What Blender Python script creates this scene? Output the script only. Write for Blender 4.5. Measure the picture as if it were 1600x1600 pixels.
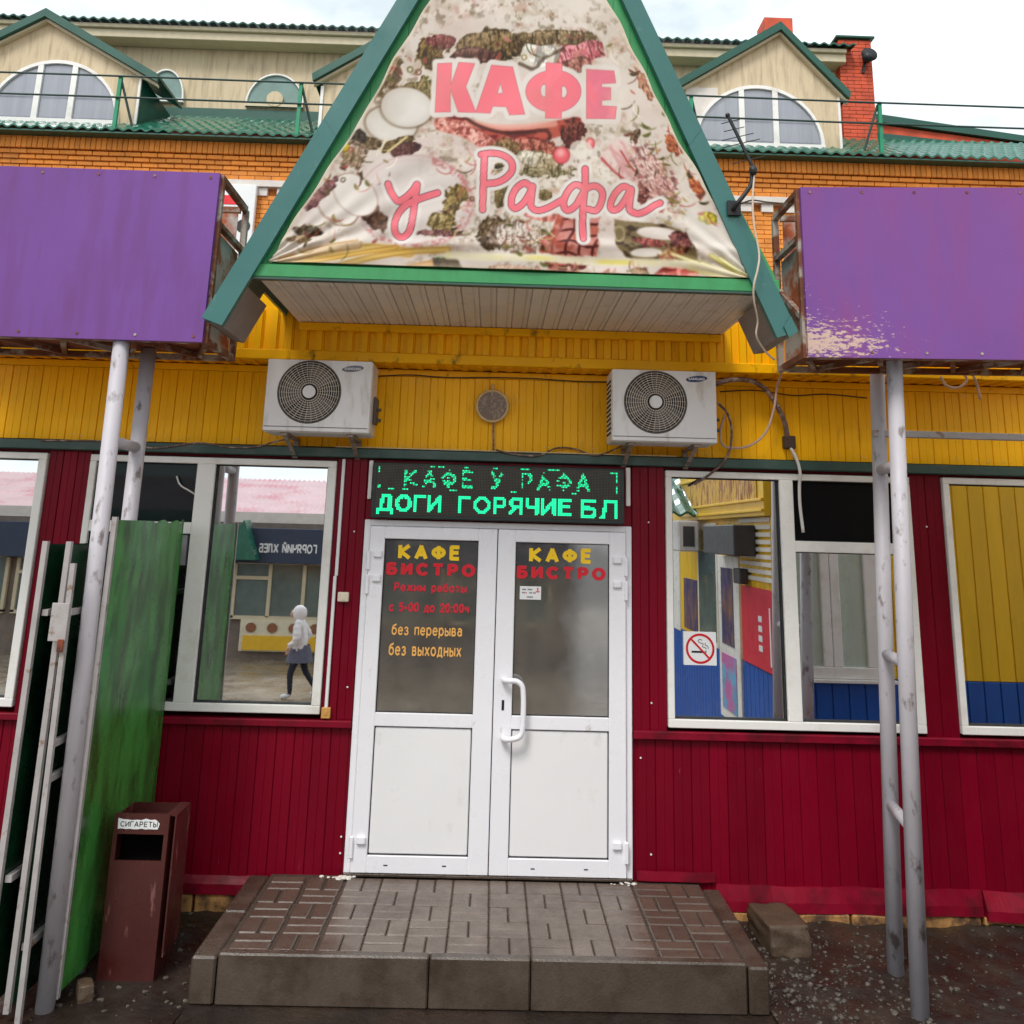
import bpy, bmesh, math, random
import numpy as np
from mathutils import Vector, Matrix
random.seed(7); np.random.seed(7)
for o in list(bpy.data.objects): bpy.data.objects.remove(o)
scn = bpy.context.scene
COL = scn.collection

# ------------------------------------------------------------------ camera
CAM = Vector((0.0, -5.9967, 2.2319))
RM = Matrix(((0.99943057, -0.02104463, 0.02637545),      # right
             (0.03043642, 0.22482925, -0.97392270),      # down
             (0.01456587, 0.97417089, 0.22534175)))      # forward
FPX, PPX, PPY = 1400.0, 800.0, 510.41
cd = bpy.data.cameras.new('camera'); cam = bpy.data.objects.new('camera', cd); COL.objects.link(cam)
cam.matrix_world = Matrix(((RM[0][0], -RM[1][0], -RM[2][0], CAM.x), (RM[0][1], -RM[1][1], -RM[2][1], CAM.y),
                           (RM[0][2], -RM[1][2], -RM[2][2], CAM.z), (0, 0, 0, 1)))
cd.sensor_width = 36; cd.sensor_fit = 'HORIZONTAL'; cd.lens = 36 * FPX / 1600
cd.shift_y = -(800 - PPY) / 1600      # the photograph is the lower crop of an upright picture
cd.clip_start = .05; cd.clip_end = 2000
scn.camera = cam

# ------------------------------------------------------------------ sky and sun (overcast)
SUN_EL, SUN_AZ = math.radians(52), math.radians(205)     # azimuth clockwise from +Y
w = bpy.data.worlds.new('World'); scn.world = w; w.use_nodes = True
nt = w.node_tree; nt.nodes.clear()
sky = nt.nodes.new('ShaderNodeTexSky'); sky.sky_type = 'NISHITA'; sky.sun_disc = False
sky.sun_elevation = SUN_EL; sky.sun_rotation = SUN_AZ; sky.air_density = 1.0; sky.dust_density = 2.5; sky.ozone_density = 1.0
hs = nt.nodes.new('ShaderNodeHueSaturation'); hs.inputs['Saturation'].default_value = .16
cl = nt.nodes.new('ShaderNodeMixRGB'); cl.blend_type = 'MIX'; cl.inputs[0].default_value = .78
tc = nt.nodes.new('ShaderNodeTexCoord'); mpn = nt.nodes.new('ShaderNodeMapping'); mpn.inputs['Scale'].default_value = (1.6, 1.6, 3.2)
cn = nt.nodes.new('ShaderNodeTexNoise'); cn.inputs['Scale'].default_value = 2.2; cn.inputs['Detail'].default_value = 7; cn.inputs['Roughness'].default_value = .55
cr_ = nt.nodes.new('ShaderNodeValToRGB'); cr_.color_ramp.elements[0].position = .40; cr_.color_ramp.elements[0].color = (5.2, 6.0, 6.4, 1)
cr_.color_ramp.elements[1].position = .72; cr_.color_ramp.elements[1].color = (11.2, 11.4, 11.5, 1)   # cloud deck, everywhere alike
nt.links.new(tc.outputs['Generated'], mpn.inputs[0]); nt.links.new(mpn.outputs[0], cn.inputs['Vector']); nt.links.new(cn.outputs[0], cr_.inputs[0]); nt.links.new(cr_.outputs[0], cl.inputs[2])
bg = nt.nodes.new('ShaderNodeBackground'); bg.inputs[1].default_value = .122
wo = nt.nodes.new('ShaderNodeOutputWorld')
nt.links.new(sky.outputs[0], hs.inputs['Color']); nt.links.new(hs.outputs[0], cl.inputs[1])
nt.links.new(cl.outputs[0], bg.inputs[0]); nt.links.new(bg.outputs[0], wo.inputs[0])
sd = bpy.data.lights.new('sun', 'SUN'); sd.energy = 1.5; sd.angle = math.radians(18); sd.color = (1, .97, .93)
sun = bpy.data.objects.new('sun', sd); COL.objects.link(sun)
sv = Vector((math.sin(SUN_AZ) * math.cos(SUN_EL), math.cos(SUN_AZ) * math.cos(SUN_EL), math.sin(SUN_EL)))
sun.rotation_euler = sv.to_track_quat('Z', 'Y').to_euler()
vs = scn.view_settings
scn.display_settings.display_device = 'sRGB'
vs.view_transform = 'Standard'; vs.look = 'None'; vs.exposure = .50; vs.gamma = 1; vs.use_curve_mapping = False
scn.render.engine = 'CYCLES'
scn.cycles.max_bounces = 8; scn.cycles.glossy_bounces = 5

# ------------------------------------------------------------------ measuring: a traced point on the vertical plane y = Y (or level z)
def T(px, py, Y=0.0):
    a, b = (px - PPX) / FPX, (py - PPY) / FPX
    d = Vector((RM[0][i] * a + RM[1][i] * b + RM[2][i] for i in range(3)))
    t = (Y - CAM.y) / d.y
    return CAM + d * t

# ------------------------------------------------------------------ materials
def lin(c): c /= 255.0; return c / 12.92 if c <= .04045 else ((c + .055) / 1.055) ** 2.4
def S(r, g, b, k=1.0): return (lin(r) * k, lin(g) * k, lin(b) * k, 1.0)
MATS = {}
def pm(name, col, rough=.5, var=.12, scale=6.0, stretch=(1, 1, 1), bump=.0, bscale=60.0, metal=0.0, spec=.5,
       dirt=None, damt=.0, dscale=3.0, dstretch=(1, 1, 1), dsharp=.08, rand=.0, rvar=.12, emit=0.0, coat=0.0, ior=1.5, fine=.0):
    """procedural material: base colour varied by noise, blotches of a second (dirt/wear) colour, roughness noise and relief"""
    if name in MATS: return MATS[name]
    m = bpy.data.materials.new(name); MATS[name] = m; m.use_nodes = True
    n, l = m.node_tree.nodes, m.node_tree.links
    p = n['Principled BSDF']
    geo = n.new('ShaderNodeNewGeometry')
    def mapped(st):
        mp = n.new('ShaderNodeMapping'); mp.inputs['Scale'].default_value = st
        l.new(geo.outputs['Position'], mp.inputs['Vector']); return mp.outputs[0]
    def noise(sc, st, det=5):
        t = n.new('ShaderNodeTexNoise'); t.inputs['Scale'].default_value = sc; t.inputs['Detail'].default_value = det
        t.inputs['Roughness'].default_value = .62
        l.new(mapped(st), t.inputs['Vector']); return t.outputs[0]
    f = noise(scale, stretch)
    mr = n.new('ShaderNodeMapRange'); mr.inputs[1].default_value = .3; mr.inputs[2].default_value = .7
    mr.inputs[3].default_value = 1 - var; mr.inputs[4].default_value = 1 + var
    l.new(f, mr.inputs[0]); val = mr.outputs[0]
    if rand:
        oi = n.new('ShaderNodeObjectInfo'); m2 = n.new('ShaderNodeMapRange')
        m2.inputs[3].default_value = 1 - rand; m2.inputs[4].default_value = 1 + rand
        l.new(oi.outputs['Random'], m2.inputs[0])
        mu = n.new('ShaderNodeMath'); mu.operation = 'MULTIPLY'; l.new(val, mu.inputs[0]); l.new(m2.outputs[0], mu.inputs[1]); val = mu.outputs[0]
    if fine:
        ff = noise(220, (1, 1, 1), 2); m3 = n.new('ShaderNodeMapRange'); m3.inputs[1].default_value = .35; m3.inputs[2].default_value = .65
        m3.inputs[3].default_value = 1 - fine; m3.inputs[4].default_value = 1 + fine; l.new(ff, m3.inputs[0])
        mu = n.new('ShaderNodeMath'); mu.operation = 'MULTIPLY'; l.new(val, mu.inputs[0]); l.new(m3.outputs[0], mu.inputs[1]); val = mu.outputs[0]
    vm = n.new('ShaderNodeVectorMath'); vm.operation = 'SCALE'; vm.inputs[0].default_value = col[:3]; l.new(val, vm.inputs['Scale'])
    cout = vm.outputs[0]
    if dirt and damt > 0:
        fd = noise(dscale, dstretch, 8)
        mk = n.new('ShaderNodeMapRange'); mk.inputs[1].default_value = 1 - damt - dsharp; mk.inputs[2].default_value = 1 - damt + dsharp
        l.new(fd, mk.inputs[0])
        mx = n.new('ShaderNodeMixRGB'); l.new(mk.outputs[0], mx.inputs[0]); l.new(cout, mx.inputs[1]); mx.inputs[2].default_value = dirt
        cout = mx.outputs[0]
    l.new(cout, p.inputs['Base Color'])
    mrr = n.new('ShaderNodeMapRange'); mrr.inputs[1].default_value = .3; mrr.inputs[2].default_value = .7
    mrr.inputs[3].default_value = max(0, rough - rvar); mrr.inputs[4].default_value = min(1, rough + rvar)
    l.new(noise(scale * 2.3, (1, 1, 1)), mrr.inputs[0]); l.new(mrr.outputs[0], p.inputs['Roughness'])
    p.inputs['Metallic'].default_value = metal; p.inputs['Specular IOR Level'].default_value = spec; p.inputs['IOR'].default_value = ior
    p.inputs['Coat Weight'].default_value = coat; p.inputs['Coat Roughness'].default_value = .08
    if bump:
        bn = n.new('ShaderNodeBump'); bn.inputs['Strength'].default_value = bump; bn.inputs['Distance'].default_value = .01
        l.new(noise(bscale, (1, 1, 1), 6), bn.inputs['Height']); l.new(bn.outputs[0], p.inputs['Normal'])
    if emit:
        p.inputs['Emission Color'].default_value = col; p.inputs['Emission Strength'].default_value = emit
    return m

M = {}
def defmats():
    brown_grime = S(60, 45, 20)
    M['yellow'] = pm('yellow_siding_paint', S(252, 187, 0), .42, .06, 2.2, (1, 1, .25), .06, 40, dirt=S(196, 142, 8), damt=.32, dscale=3.5, dstretch=(6, 1, .8), dsharp=.1, rand=.06, spec=.22)
    M['yellow_trim'] = pm('yellow_trim_paint', S(250, 184, 0), .45, .08, 3, (1, 1, 1), .06, 40, dirt=S(110, 75, 12), damt=.345, dscale=7, dstretch=(1.5, 1, 1), dsharp=.08, spec=.22)
    M['red'] = pm('maroon_siding_paint', S(118, 3, 29), .38, .10, 2.2, (2, 1, .5), .05, 60, dirt=S(160, 60, 76), damt=.285, dscale=16, dstretch=(2, 1, .35), dsharp=.02, rand=.12, spec=.16)
    M['red_trim'] = pm('maroon_trim_paint', S(128, 8, 36), .45, .14, 6, (1, 1, 1), .08, 50, dirt=S(78, 14, 24), damt=.42, dscale=5, dsharp=.1, spec=.2)
    M['upvc'] = pm('white_window_plastic', S(238, 235, 230), .32, .03, 3, (1, 1, 1), .0, dirt=S(205, 196, 180), damt=.31, dscale=4, dsharp=.15)
    M['door'] = pm('white_door_plastic', S(240, 238, 242), .3, .02, 2, dirt=S(186, 178, 168), damt=.285, dscale=9, dstretch=(1, 1, .6), dsharp=.05)
    M['door_panel'] = pm('white_door_infill', S(236, 234, 234), .36, .02, 2, dirt=S(196, 190, 180), damt=.30, dscale=5, dstretch=(1, 1, .5), dsharp=.1)
    M['gasket'] = pm('black_rubber', S(28, 28, 28), .7)
    M['green_band'] = pm('dark_green_flashing', S(46, 74, 66), .4, .15, 5, bump=.04, dirt=S(80, 85, 75), damt=.36, dscale=9, dsharp=.08)
    M['teal'] = pm('teal_flashing', S(50, 104, 100), .33, .08, 1.6, bump=.03, bscale=5, dirt=S(90, 130, 125), damt=.3, dscale=12, dsharp=.06)
    M['gable'] = pm('green_gable_paint', S(52, 142, 82), .4, .12, 4, (3, 1, 1), .05, rand=.08)
    M['soffit'] = pm('beige_soffit', S(228, 219, 211), .5, .06, 3, (1, 1, 1), .03, dirt=S(200, 184, 172), damt=.33, dscale=6, dsharp=.12, rand=.05)
    M['greyfascia'] = pm('grey_underlay', S(138, 128, 124), .5, .1, 4, (4, 1, 1), .05)
    M['purple'] = pm('purple_panel', S(116, 74, 146), .42, .08, .9, (1, 1, 1), .05, 16, dirt=S(108, 64, 116), damt=.36, dscale=3, dstretch=(3.5, 1, .5), dsharp=.2, spec=.2)
    M['rust'] = pm('rusted_steel', S(120, 68, 40), .75, .35, 7, (1, 1, 1), .3, 50, dirt=S(172, 160, 148), damt=.46, dscale=6, dsharp=.05)
    M['rust_sheet'] = pm('rust_stained_sheet', S(190, 180, 170), .6, .1, 4, (1, 1, 1), .1, 40, dirt=S(170, 80, 30), damt=.47, dscale=4.2, dsharp=.06)
    M['rust_board'] = pm('rusty_brown_board', S(150, 74, 36), .7, .25, 5, (1, 1, 1), .2, 50, dirt=S(85, 40, 24), damt=.45, dscale=5, dsharp=.08)
    M['pole'] = pm('grey_paint_on_steel', S(184, 179, 184), .5, .08, 5, (1, 1, .4), .08, 60, dirt=S(112, 100, 96), damt=.375, dscale=13, dstretch=(1, 1, .5), dsharp=.05)
    M['gate'] = pm('green_gate_paint', S(66, 140, 62), .3, .24, 1.3, (5, 5, .25), .25, 5, dirt=S(46, 88, 38), damt=.47, dscale=5, dstretch=(1.6, 1.6, .5), dsharp=.1, spec=.35)
    M['gate_shaded'] = pm('shaded_green_gate_paint', S(16, 62, 36), .3, .25, 2, (2, 2, .4), .1, 8, dirt=S(12, 26, 18), damt=.5, dscale=3, dsharp=.12)  # gate green darkened: the shade between the leaves is put into the colour
    M['gate_edge'] = pm('white_gate_edge', S(166, 160, 158), .5, .12, 9, bump=.1, dirt=S(130, 104, 84), damt=.36, dscale=14, dsharp=.04)
    M['bin'] = pm('brown_bin_paint', S(72, 29, 26), .34, .22, 4, (1, 1, .5), .15, 20, dirt=S(120, 78, 72), damt=.37, dscale=14, dstretch=(1.4, 1.4, .28), dsharp=.03)
    M['bin_dark'] = pm('bin_interior_shade', S(12, 7, 7), .9, spec=.05)  # near-black, so the shade inside the slot is put into the colour
    M['paver'] = pm('wet_brown_paver', S(106, 92, 82), .32, .12, 8, bump=.12, bscale=160, dirt=S(86, 70, 60), damt=.45, dscale=3, dsharp=.1, rand=.10, rvar=.12, fine=.08)
    M['paver_side'] = pm('wet_dark_brown_paver', S(86, 71, 61), .34, .12, 8, bump=.12, bscale=160, rand=.14, rvar=.16, fine=.12)
    M['grout'] = pm('paver_joint_sand', S(70, 55, 46), .8, .3, 20, bump=.3)
    M['kerb'] = pm('wet_concrete_kerb', S(80, 68, 58), .30, .18, 5, bump=.3, bscale=90, dirt=S(60, 48, 38), damt=.45, dscale=4, dsharp=.1, rvar=.16, rand=.08, fine=.12)
    M['ground'] = pm('wet_mud', S(54, 42, 34), .42, .35, 3, bump=.9, bscale=24, dirt=S(36, 27, 22), damt=.5, dscale=2.2, dsharp=.1, rvar=.3, fine=.25)
    M['gravel'] = pm('grey_gravel', S(80, 72, 64), .55, .4, 30, bump=.2, fine=.2)
    M['foundation'] = pm('yellow_limestone', S(178, 130, 76), .7, .35, 12, bump=.5, bscale=60, dirt=S(84, 60, 40), damt=.5, dscale=9, dsharp=.08, rand=.12, fine=.2)
    M['stone'] = pm('brown_concrete_lump', S(84, 66, 50), .6, .22, 7, bump=.5, bscale=50, dirt=S(74, 58, 44), damt=.45, dscale=5, dsharp=.1, fine=.15)
    M['ac'] = pm('ac_cream_paint', S(226, 223, 222), .38, .04, 4, dirt=S(180, 168, 154), damt=.34, dscale=4, dstretch=(3, 1, .7), dsharp=.12)
    M['ac_dark'] = pm('ac_recess_shade', S(26, 22, 21), .7, .3, 9)  # flat dark colour stands in for the shade inside the fan recess and vents
    M['grille'] = pm('ac_grille_wire', S(214, 204, 192), .45, .15, 9)
    M['grille_rim'] = pm('ac_grille_rim', S(86, 78, 72), .5)
    M['logo'] = pm('logo_navy', S(36, 50, 100), .4, .05)
    M['logo_old'] = pm('logo_faded', S(108, 112, 128), .5, .25, 60)
    M['white_print'] = pm('white_print', S(232, 232, 232), .5, .03)
    M['black_print'] = pm('black_print', S(32, 30, 32), .5, .05)
    M['grey_print'] = pm('grey_print', S(130, 128, 130), .5, .05)
    M['red_print'] = pm('red_print', S(205, 20, 32), .4, .06)
    M['door_red'] = pm('red_vinyl', S(214, 14, 38), .4, .06)
    M['door_red2'] = pm('dark_red_vinyl', S(206, 24, 48), .4, .12, 30)
    M['door_yellow'] = pm('yellow_vinyl', S(255, 208, 10), .4, .06)
    M['door_orange'] = pm('orange_vinyl', S(240, 178, 92), .4, .08, 30)
    M['bracket'] = pm('bracket_steel', S(150, 136, 124), .5, .2, 9, dirt=S(96, 70, 52), damt=.42, dscale=12)
    M['hose'] = pm('taped_hose', S(108, 84, 74), .65, .3, 25, bump=.3, bscale=90, dirt=S(172, 150, 138), damt=.44, dscale=22, dsharp=.06)
    M['hose_light'] = pm('pale_drain_hose', S(200, 170, 152), .5, .2, 16, bump=.2)
    M['hose_white'] = pm('white_plastic_hose', S(216, 210, 206), .4, .06)
    M['wire_dark'] = pm('dark_wire', S(66, 48, 36), .6)
    M['wire_pale'] = pm('pale_coax', S(204, 186, 168), .5, .08)
    M['black'] = pm('black_plastic', S(22, 22, 25), .5, .1)
    M['lampglass'] = pm('brown_lamp_disc', S(112, 88, 66), .35, .14, 30, (4, 1, -3.2), dirt=S(160, 136, 112), damt=.42, dscale=9, dstretch=(7, 1, -5.5), dsharp=.05)
    M['lamprim'] = pm('lamp_rim', S(206, 178, 130), .45, .14, 18)
    M['led_body'] = pm('led_housing', S(26, 44, 40), .45, .12)
    M['led_face'] = pm('led_mask', S(24, 24, 20), .5, .1)
    M['led_off'] = pm('led_unlit', S(76, 66, 48), .4, .15, 40)
    M['led_dim'] = pm('led_lit_dim', S(14, 190, 120), .4, .0, emit=.62)
    M['led_on'] = pm('led_lit', S(16, 236, 160), .4, .0, emit=1.0)
    M['mirror'] = pm('mirror_film_glass', (.80, .83, .85, 1), .012, .0, 1, metal=1.0, rvar=.008)
    M['mirror2'] = pm('mirror_film_glass_dim', (.74, .77, .78, 1), .012, .0, 1, metal=1.0, rvar=.008)
    M['pane_dark'] = pm('dark_tinted_glass', S(12, 30, 32), .03, .2, 2, spec=.2, rvar=.02)
    M['pane_black'] = pm('open_vent_dark_fill', S(8, 8, 12), .4, .1, spec=.12)  # black panel stands in for the dark room behind the open vent
    M['door_glass'] = pm('grimy_door_glass', S(66, 64, 62), .07, .2, 2.2, (1, 1, .7), spec=1.0, ior=2.3, dirt=S(112, 107, 100), damt=.40, dscale=2.0, dstretch=(1.6, 1, .8), dsharp=.25, rvar=.05)
    M['junction'] = pm('cream_switch_box', S(226, 212, 190), .4, .05)
    M['junction_amber'] = pm('amber_box', S(206, 152, 80), .4, .1, 20)
    M['brick'] = pm('orange_brick', S(230, 142, 52), .7, .12, 9, bump=.2, bscale=50, rand=.12, fine=.1)
    M['brick_stuff'] = pm('orange_brick_far', S(226, 140, 54), .7, .26, 3.7, bump=.2, bscale=50, fine=.12)
    M['mortar'] = pm('orange_mortar', S(206, 124, 52), .85, .15, 10)  # joints are a soft orange like the painted brick band
    M['brick_red'] = pm('red_brick', S(204, 82, 50), .7, .24, 4.5, bump=.2, fine=.12)
    M['mortar_red'] = pm('dark_mortar', S(120, 62, 46), .85, .2)
    M['stone_white'] = pm('white_cornice', S(214, 206, 198), .6, .08)
    M['roof'] = pm('green_metal_tile', S(34, 98, 78), .22, .14, 3, dirt=S(60, 118, 100), damt=.4, dscale=6, rvar=.1)
    M['roof_dark'] = pm('dark_green_metal', S(28, 82, 68), .4, .1, 2)
    M['beige'] = None
    M['cream'] = pm('cream_cornice', S(204, 190, 160), .6, .06)
    M['glass_far'] = pm('pale_grey_blind_glass', S(140, 142, 152), .08, .14, 1.6, (5, 1, .4), spec=.8, ior=1.8, rvar=.05)
    M['glass_teal'] = pm('teal_far_glass', S(120, 146, 138), .12, .12, 3, spec=.6)
    M['rail'] = pm('green_rail_paint', S(30, 140, 100), .45, .12, 8)
    M['rail_dark'] = pm('dark_rail', S(44, 66, 60), .5, .1)
    M['chrome'] = pm('steel', S(150, 150, 150), .35, metal=.8)
    M['skin'] = pm('skin', S(200, 150, 125), .5)
    M['hoodie'] = pm('white_hoodie_cloth', S(226, 220, 220), .85, .08, 14, bump=.2, bscale=20)
    M['skirt'] = pm('grey_cloth', S(92, 92, 108), .85, .1, 14)
    M['leggings'] = pm('navy_cloth', S(34, 36, 50), .85, .1, 14)
    M['shoe'] = pm('white_shoe', S(214, 212, 210), .6)
    M['blue'] = pm('blue_siding_paint', S(16, 84, 172), .4, .1, 3, (3, 3, .5), .05, rand=.06)
    M['kyellow'] = pm('kiosk_yellow_paint', S(236, 190, 28), .4, .08, 3, (3, 3, .5), .05, rand=.05)
    M['kred'] = pm('red_poster', S(214, 40, 62), .45, .08, 4)
    M['kdark'] = pm('dark_awning', S(72, 72, 74), .6, .15)
    M['knavy'] = pm('navy_fascia', S(44, 56, 78), .5, .1)
    M['kpink'] = pm('pink_metal_roof', S(222, 188, 190), .4, .08, 1.2, dirt=S(214, 140, 150), damt=.42, dscale=1)
    M['kpanel'] = pm('poster_navy', S(48, 52, 104), .4, .35, 6, dirt=S(160, 110, 60), damt=.42, dscale=6, dstretch=(1, 1.5, .6), dsharp=.16)
    M['kposter'] = pm('poster_bright', S(96, 160, 196), .5, .3, 6, dirt=S(196, 104, 166), damt=.48, dscale=4, dsharp=.08)
    M['kwall'] = pm('grey_plinth', S(120, 106, 96), .7, .2)
    M['kbanner_y'] = pm('yellow_banner', S(226, 178, 40), .5, .1)
    M['kbanner_w'] = pm('cream_banner', S(216, 206, 180), .5, .1)
    M['wood'] = pm('brown_wood', S(140, 88, 58), .6, .2, 6, (1, 1, 6))
    M['kglass'] = pm('kiosk_glass', S(96, 110, 106), .1, .3, 2, spec=.6)
    M['speaker'] = pm('black_horn', S(30, 30, 34), .5)
    M['red_stripe'] = pm('red_stripe', S(225, 30, 40), .5)
defmats()
def beige_mat():
    m = pm('beige_vinyl_siding', S(206, 186, 152), .55, .06, 2.5, (2, 1, .3), dirt=S(168, 148, 118), damt=.4, dscale=3, dstretch=(4, 1, .5), dsharp=.12)
    n, l = m.node_tree.nodes, m.node_tree.links
    geo = n.new('ShaderNodeNewGeometry'); wv = n.new('ShaderNodeTexWave'); wv.wave_type = 'BANDS'; wv.bands_direction = 'X'
    wv.wave_profile = 'SAW'; wv.inputs['Scale'].default_value = 2 * math.pi / 20 / .1 * 1.0
    l.new(geo.outputs['Position'], wv.inputs['Vector'])
    b = n.new('ShaderNodeBump'); b.inputs['Strength'].default_value = 1.0; b.inputs['Distance'].default_value = .02
    l.new(wv.outputs['Fac'], b.inputs['Height']); l.new(b.outputs[0], n['Principled BSDF'].inputs['Normal']); return m
M['beige'] = beige_mat()

# ------------------------------------------------------------------ mesh helpers
class MB:
    def __init__(s): s.v = []; s.f = []; s.mi = []; s.cur = 0
    def add(s, vs, fs):
        k = len(s.v); s.v += [tuple(p) for p in vs]
        for f in fs: s.f.append(tuple(i + k for i in f)); s.mi.append(s.cur)
        return s
    def box(s, x0, x1, y0, y1, z0, z1, b=0.0):
        if b <= 0:
            return s.add([(x0,y0,z0),(x1,y0,z0),(x1,y1,z0),(x0,y1,z0),(x0,y0,z1),(x1,y0,z1),(x1,y1,z1),(x0,y1,z1)],
                         [(0,3,2,1),(4,5,6,7),(0,1,5,4),(1,2,6,5),(2,3,7,6),(3,0,4,7)])
        X, Y, Z = (x0, x1), (y0, y1), (z0, z1); V = []; idx = {}
        for i in (0, 1):
            for j in (0, 1):
                for k in (0, 1):
                    sx, sy, sz = (b, -b)[i], (b, -b)[j], (b, -b)[k]
                    idx[(i,j,k,0)] = len(V); V.append((X[i], Y[j] + sy, Z[k] + sz))
                    idx[(i,j,k,1)] = len(V); V.append((X[i] + sx, Y[j], Z[k] + sz))
                    idx[(i,j,k,2)] = len(V); V.append((X[i] + sx, Y[j] + sy, Z[k]))
        F = []
        for a in (0, 1):
            q = [(0,0),(1,0),(1,1),(0,1)]
            F.append([idx[(a,p,r,0)] for p, r in (q if a else q[::-1])])
            F.append([idx[(p,a,r,1)] for p, r in (q[::-1] if a else q)])
            F.append([idx[(p,r,a,2)] for p, r in (q if a else q[::-1])])
        for i in (0, 1):
            for j in (0, 1):
                F.append([idx[(i,j,0,0)], idx[(i,j,0,1)], idx[(i,j,1,1)], idx[(i,j,1,0)]][::(-1 if i == j else 1)])
                F.append([idx[(i,0,j,0)], idx[(i,0,j,2)], idx[(i,1,j,2)], idx[(i,1,j,0)]][::(1 if i == j else -1)])
                F.append([idx[(0,i,j,1)], idx[(0,i,j,2)], idx[(1,i,j,2)], idx[(1,i,j,1)]][::(-1 if i == j else 1)])
        for i in (0, 1):
            for j in (0, 1):
                for k in (0, 1):
                    t = [idx[(i,j,k,0)], idx[(i,j,k,1)], idx[(i,j,k,2)]]
                    F.append(t if (i + j + k) % 2 else t[::-1])
        return s.add(V, F)
    def prism(s, poly, y0, y1):           # polygon in (x,z), extruded along y
        n = len(poly); V = [(x, y0, z) for x, z in poly] + [(x, y1, z) for x, z in poly]
        a = sum(poly[i][0]*poly[(i+1)%n][1] - poly[(i+1)%n][0]*poly[i][1] for i in range(n))
        F = [tuple(range(n)), tuple(range(2*n-1, n-1, -1))] + [(i, i+n, (i+1)%n+n, (i+1)%n) for i in range(n)]
        if a < 0: F = [f[::-1] for f in F]
        return s.add(V, F)
    def hexa(s, p):                        # 8 points: bottom ring then top ring
        return s.add(p, [(0,3,2,1),(4,5,6,7),(0,1,5,4),(1,2,6,5),(2,3,7,6),(3,0,4,7)])
    def bar(s, a, b, w, h=None, up=(0,0,1)):
        a, b = Vector(a), Vector(b); h = h or w; d = (b - a).normalized(); u = Vector(up)
        if abs(d.dot(u)) > .95: u = Vector((0, 1, 0))
        sx = d.cross(u).normalized() * w / 2; sy = sx.cross(d).normalized() * h / 2
        return s.hexa([a-sx-sy, a+sx-sy, a+sx+sy, a-sx+sy, b-sx-sy, b+sx-sy, b+sx+sy, b-sx+sy])
    def tube(s, pts, r, n=8, caps=True, r1=None):
        pts = [Vector(p) for p in pts]; k = len(pts); rings = []; ref = None
        for i, p in enumerate(pts):
            d = (pts[min(i+1, k-1)] - pts[max(i-1, 0)]).normalized()
            if ref is None: ref = Vector((0,0,1)) if abs(d.z) < .9 else Vector((1,0,0))
            a = d.cross(ref)
            if a.length < 1e-4: a = d.cross(Vector((0,1,0)))
            a.normalize(); b = a.cross(d).normalized(); ref = b
            rr = r if r1 is None else r + (r1 - r) * i / (k - 1)
            rings.append([p + a * math.cos(t) * rr + b * math.sin(t) * rr for t in [2*math.pi*j/n for j in range(n)]])
        V = [q for R in rings for q in R]; F = []
        for i in range(k - 1):
            for j in range(n):
                F.append((i*n+j, (i+1)*n+j, (i+1)*n+(j+1)%n, i*n+(j+1)%n))
        if caps: F.append(tuple(range(n))); F.append(tuple(range((k-1)*n + n-1, (k-1)*n-1, -1)))
        return s.add(V, F)
    def ring(s, c, r, t, n=40, m=5, axis='y'):      # torus in the xz plane
        V = []; F = []
        for i in range(n):
            a = 2*math.pi*i/n
            for j in range(m):
                q = 2*math.pi*j/m; rr = r + t*math.cos(q)
                V.append((c[0] + rr*math.cos(a), c[1] + t*math.sin(q), c[2] + rr*math.sin(a)))
        for i in range(n):
            for j in range(m):
                F.append((i*m+j, i*m+(j+1)%m, ((i+1)%n)*m+(j+1)%m, ((i+1)%n)*m+j))
        return s.add(V, F)
    def disc(s, c, r, y1, n=40, rx=None):           # short cylinder facing -y
        rx = rx or r
        return s.prism([(c[0] + rx*math.cos(2*math.pi*i/n), c[2] + r*math.sin(2*math.pi*i/n)) for i in range(n)], c[1], y1)
    def ico(s, c, r, sub=2, sc=(1,1,1), jit=0.0, rnd=random):
        bm = bmesh.new(); bmesh.ops.create_icosphere(bm, subdivisions=sub, radius=1)
        V = []
        for v in bm.verts:
            k = r * (1 + rnd.uniform(-jit, jit)); V.append((c[0]+v.co.x*k*sc[0], c[1]+v.co.y*k*sc[1], c[2]+v.co.z*k*sc[2]))
        F = [tuple(v.index for v in f.verts) for f in bm.faces]; bm.free(); return s.add(V, F)
    def mesh(s, name, mats, off=(0,0,0), smooth=False):
        me = bpy.data.meshes.new(name)
        me.from_pydata([(x-off[0], y-off[1], z-off[2]) for x, y, z in s.v], [], s.f)
        for m in (mats if isinstance(mats, (list, tuple)) else [mats]): me.materials.append(m)
        if max(s.mi, default=0) > 0: me.polygons.foreach_set('material_index', s.mi)
        if smooth: me.polygons.foreach_set('use_smooth', [True]*len(me.polygons))
        me.validate(); me.update(); return me
    def build(s, name, mats, parent=None, smooth=False, label=None):
        off = wloc(parent) if parent else Vector((0,0,0))
        o = bpy.data.objects.new(name, s.mesh(name, mats, off, smooth)); COL.objects.link(o)
        if parent: o.parent = parent
        if label: o['label'] = label
        return o
def wloc(o):
    p = Vector((0,0,0))
    while o: p += o.location; o = o.parent
    return p
def put(name, me, loc, parent, label=None):
    o = bpy.data.objects.new(name, me); COL.objects.link(o); o.parent = parent; o.location = Vector(loc) - wloc(parent)
    if label: o['label'] = label
    return o
def thing(name, label, cat, loc=(0,0,0), group=None):
    o = bpy.data.objects.new(name, None); COL.objects.link(o); o.location = loc; o.empty_display_size = .2
    tag(o, label, cat, group); return o
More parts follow.
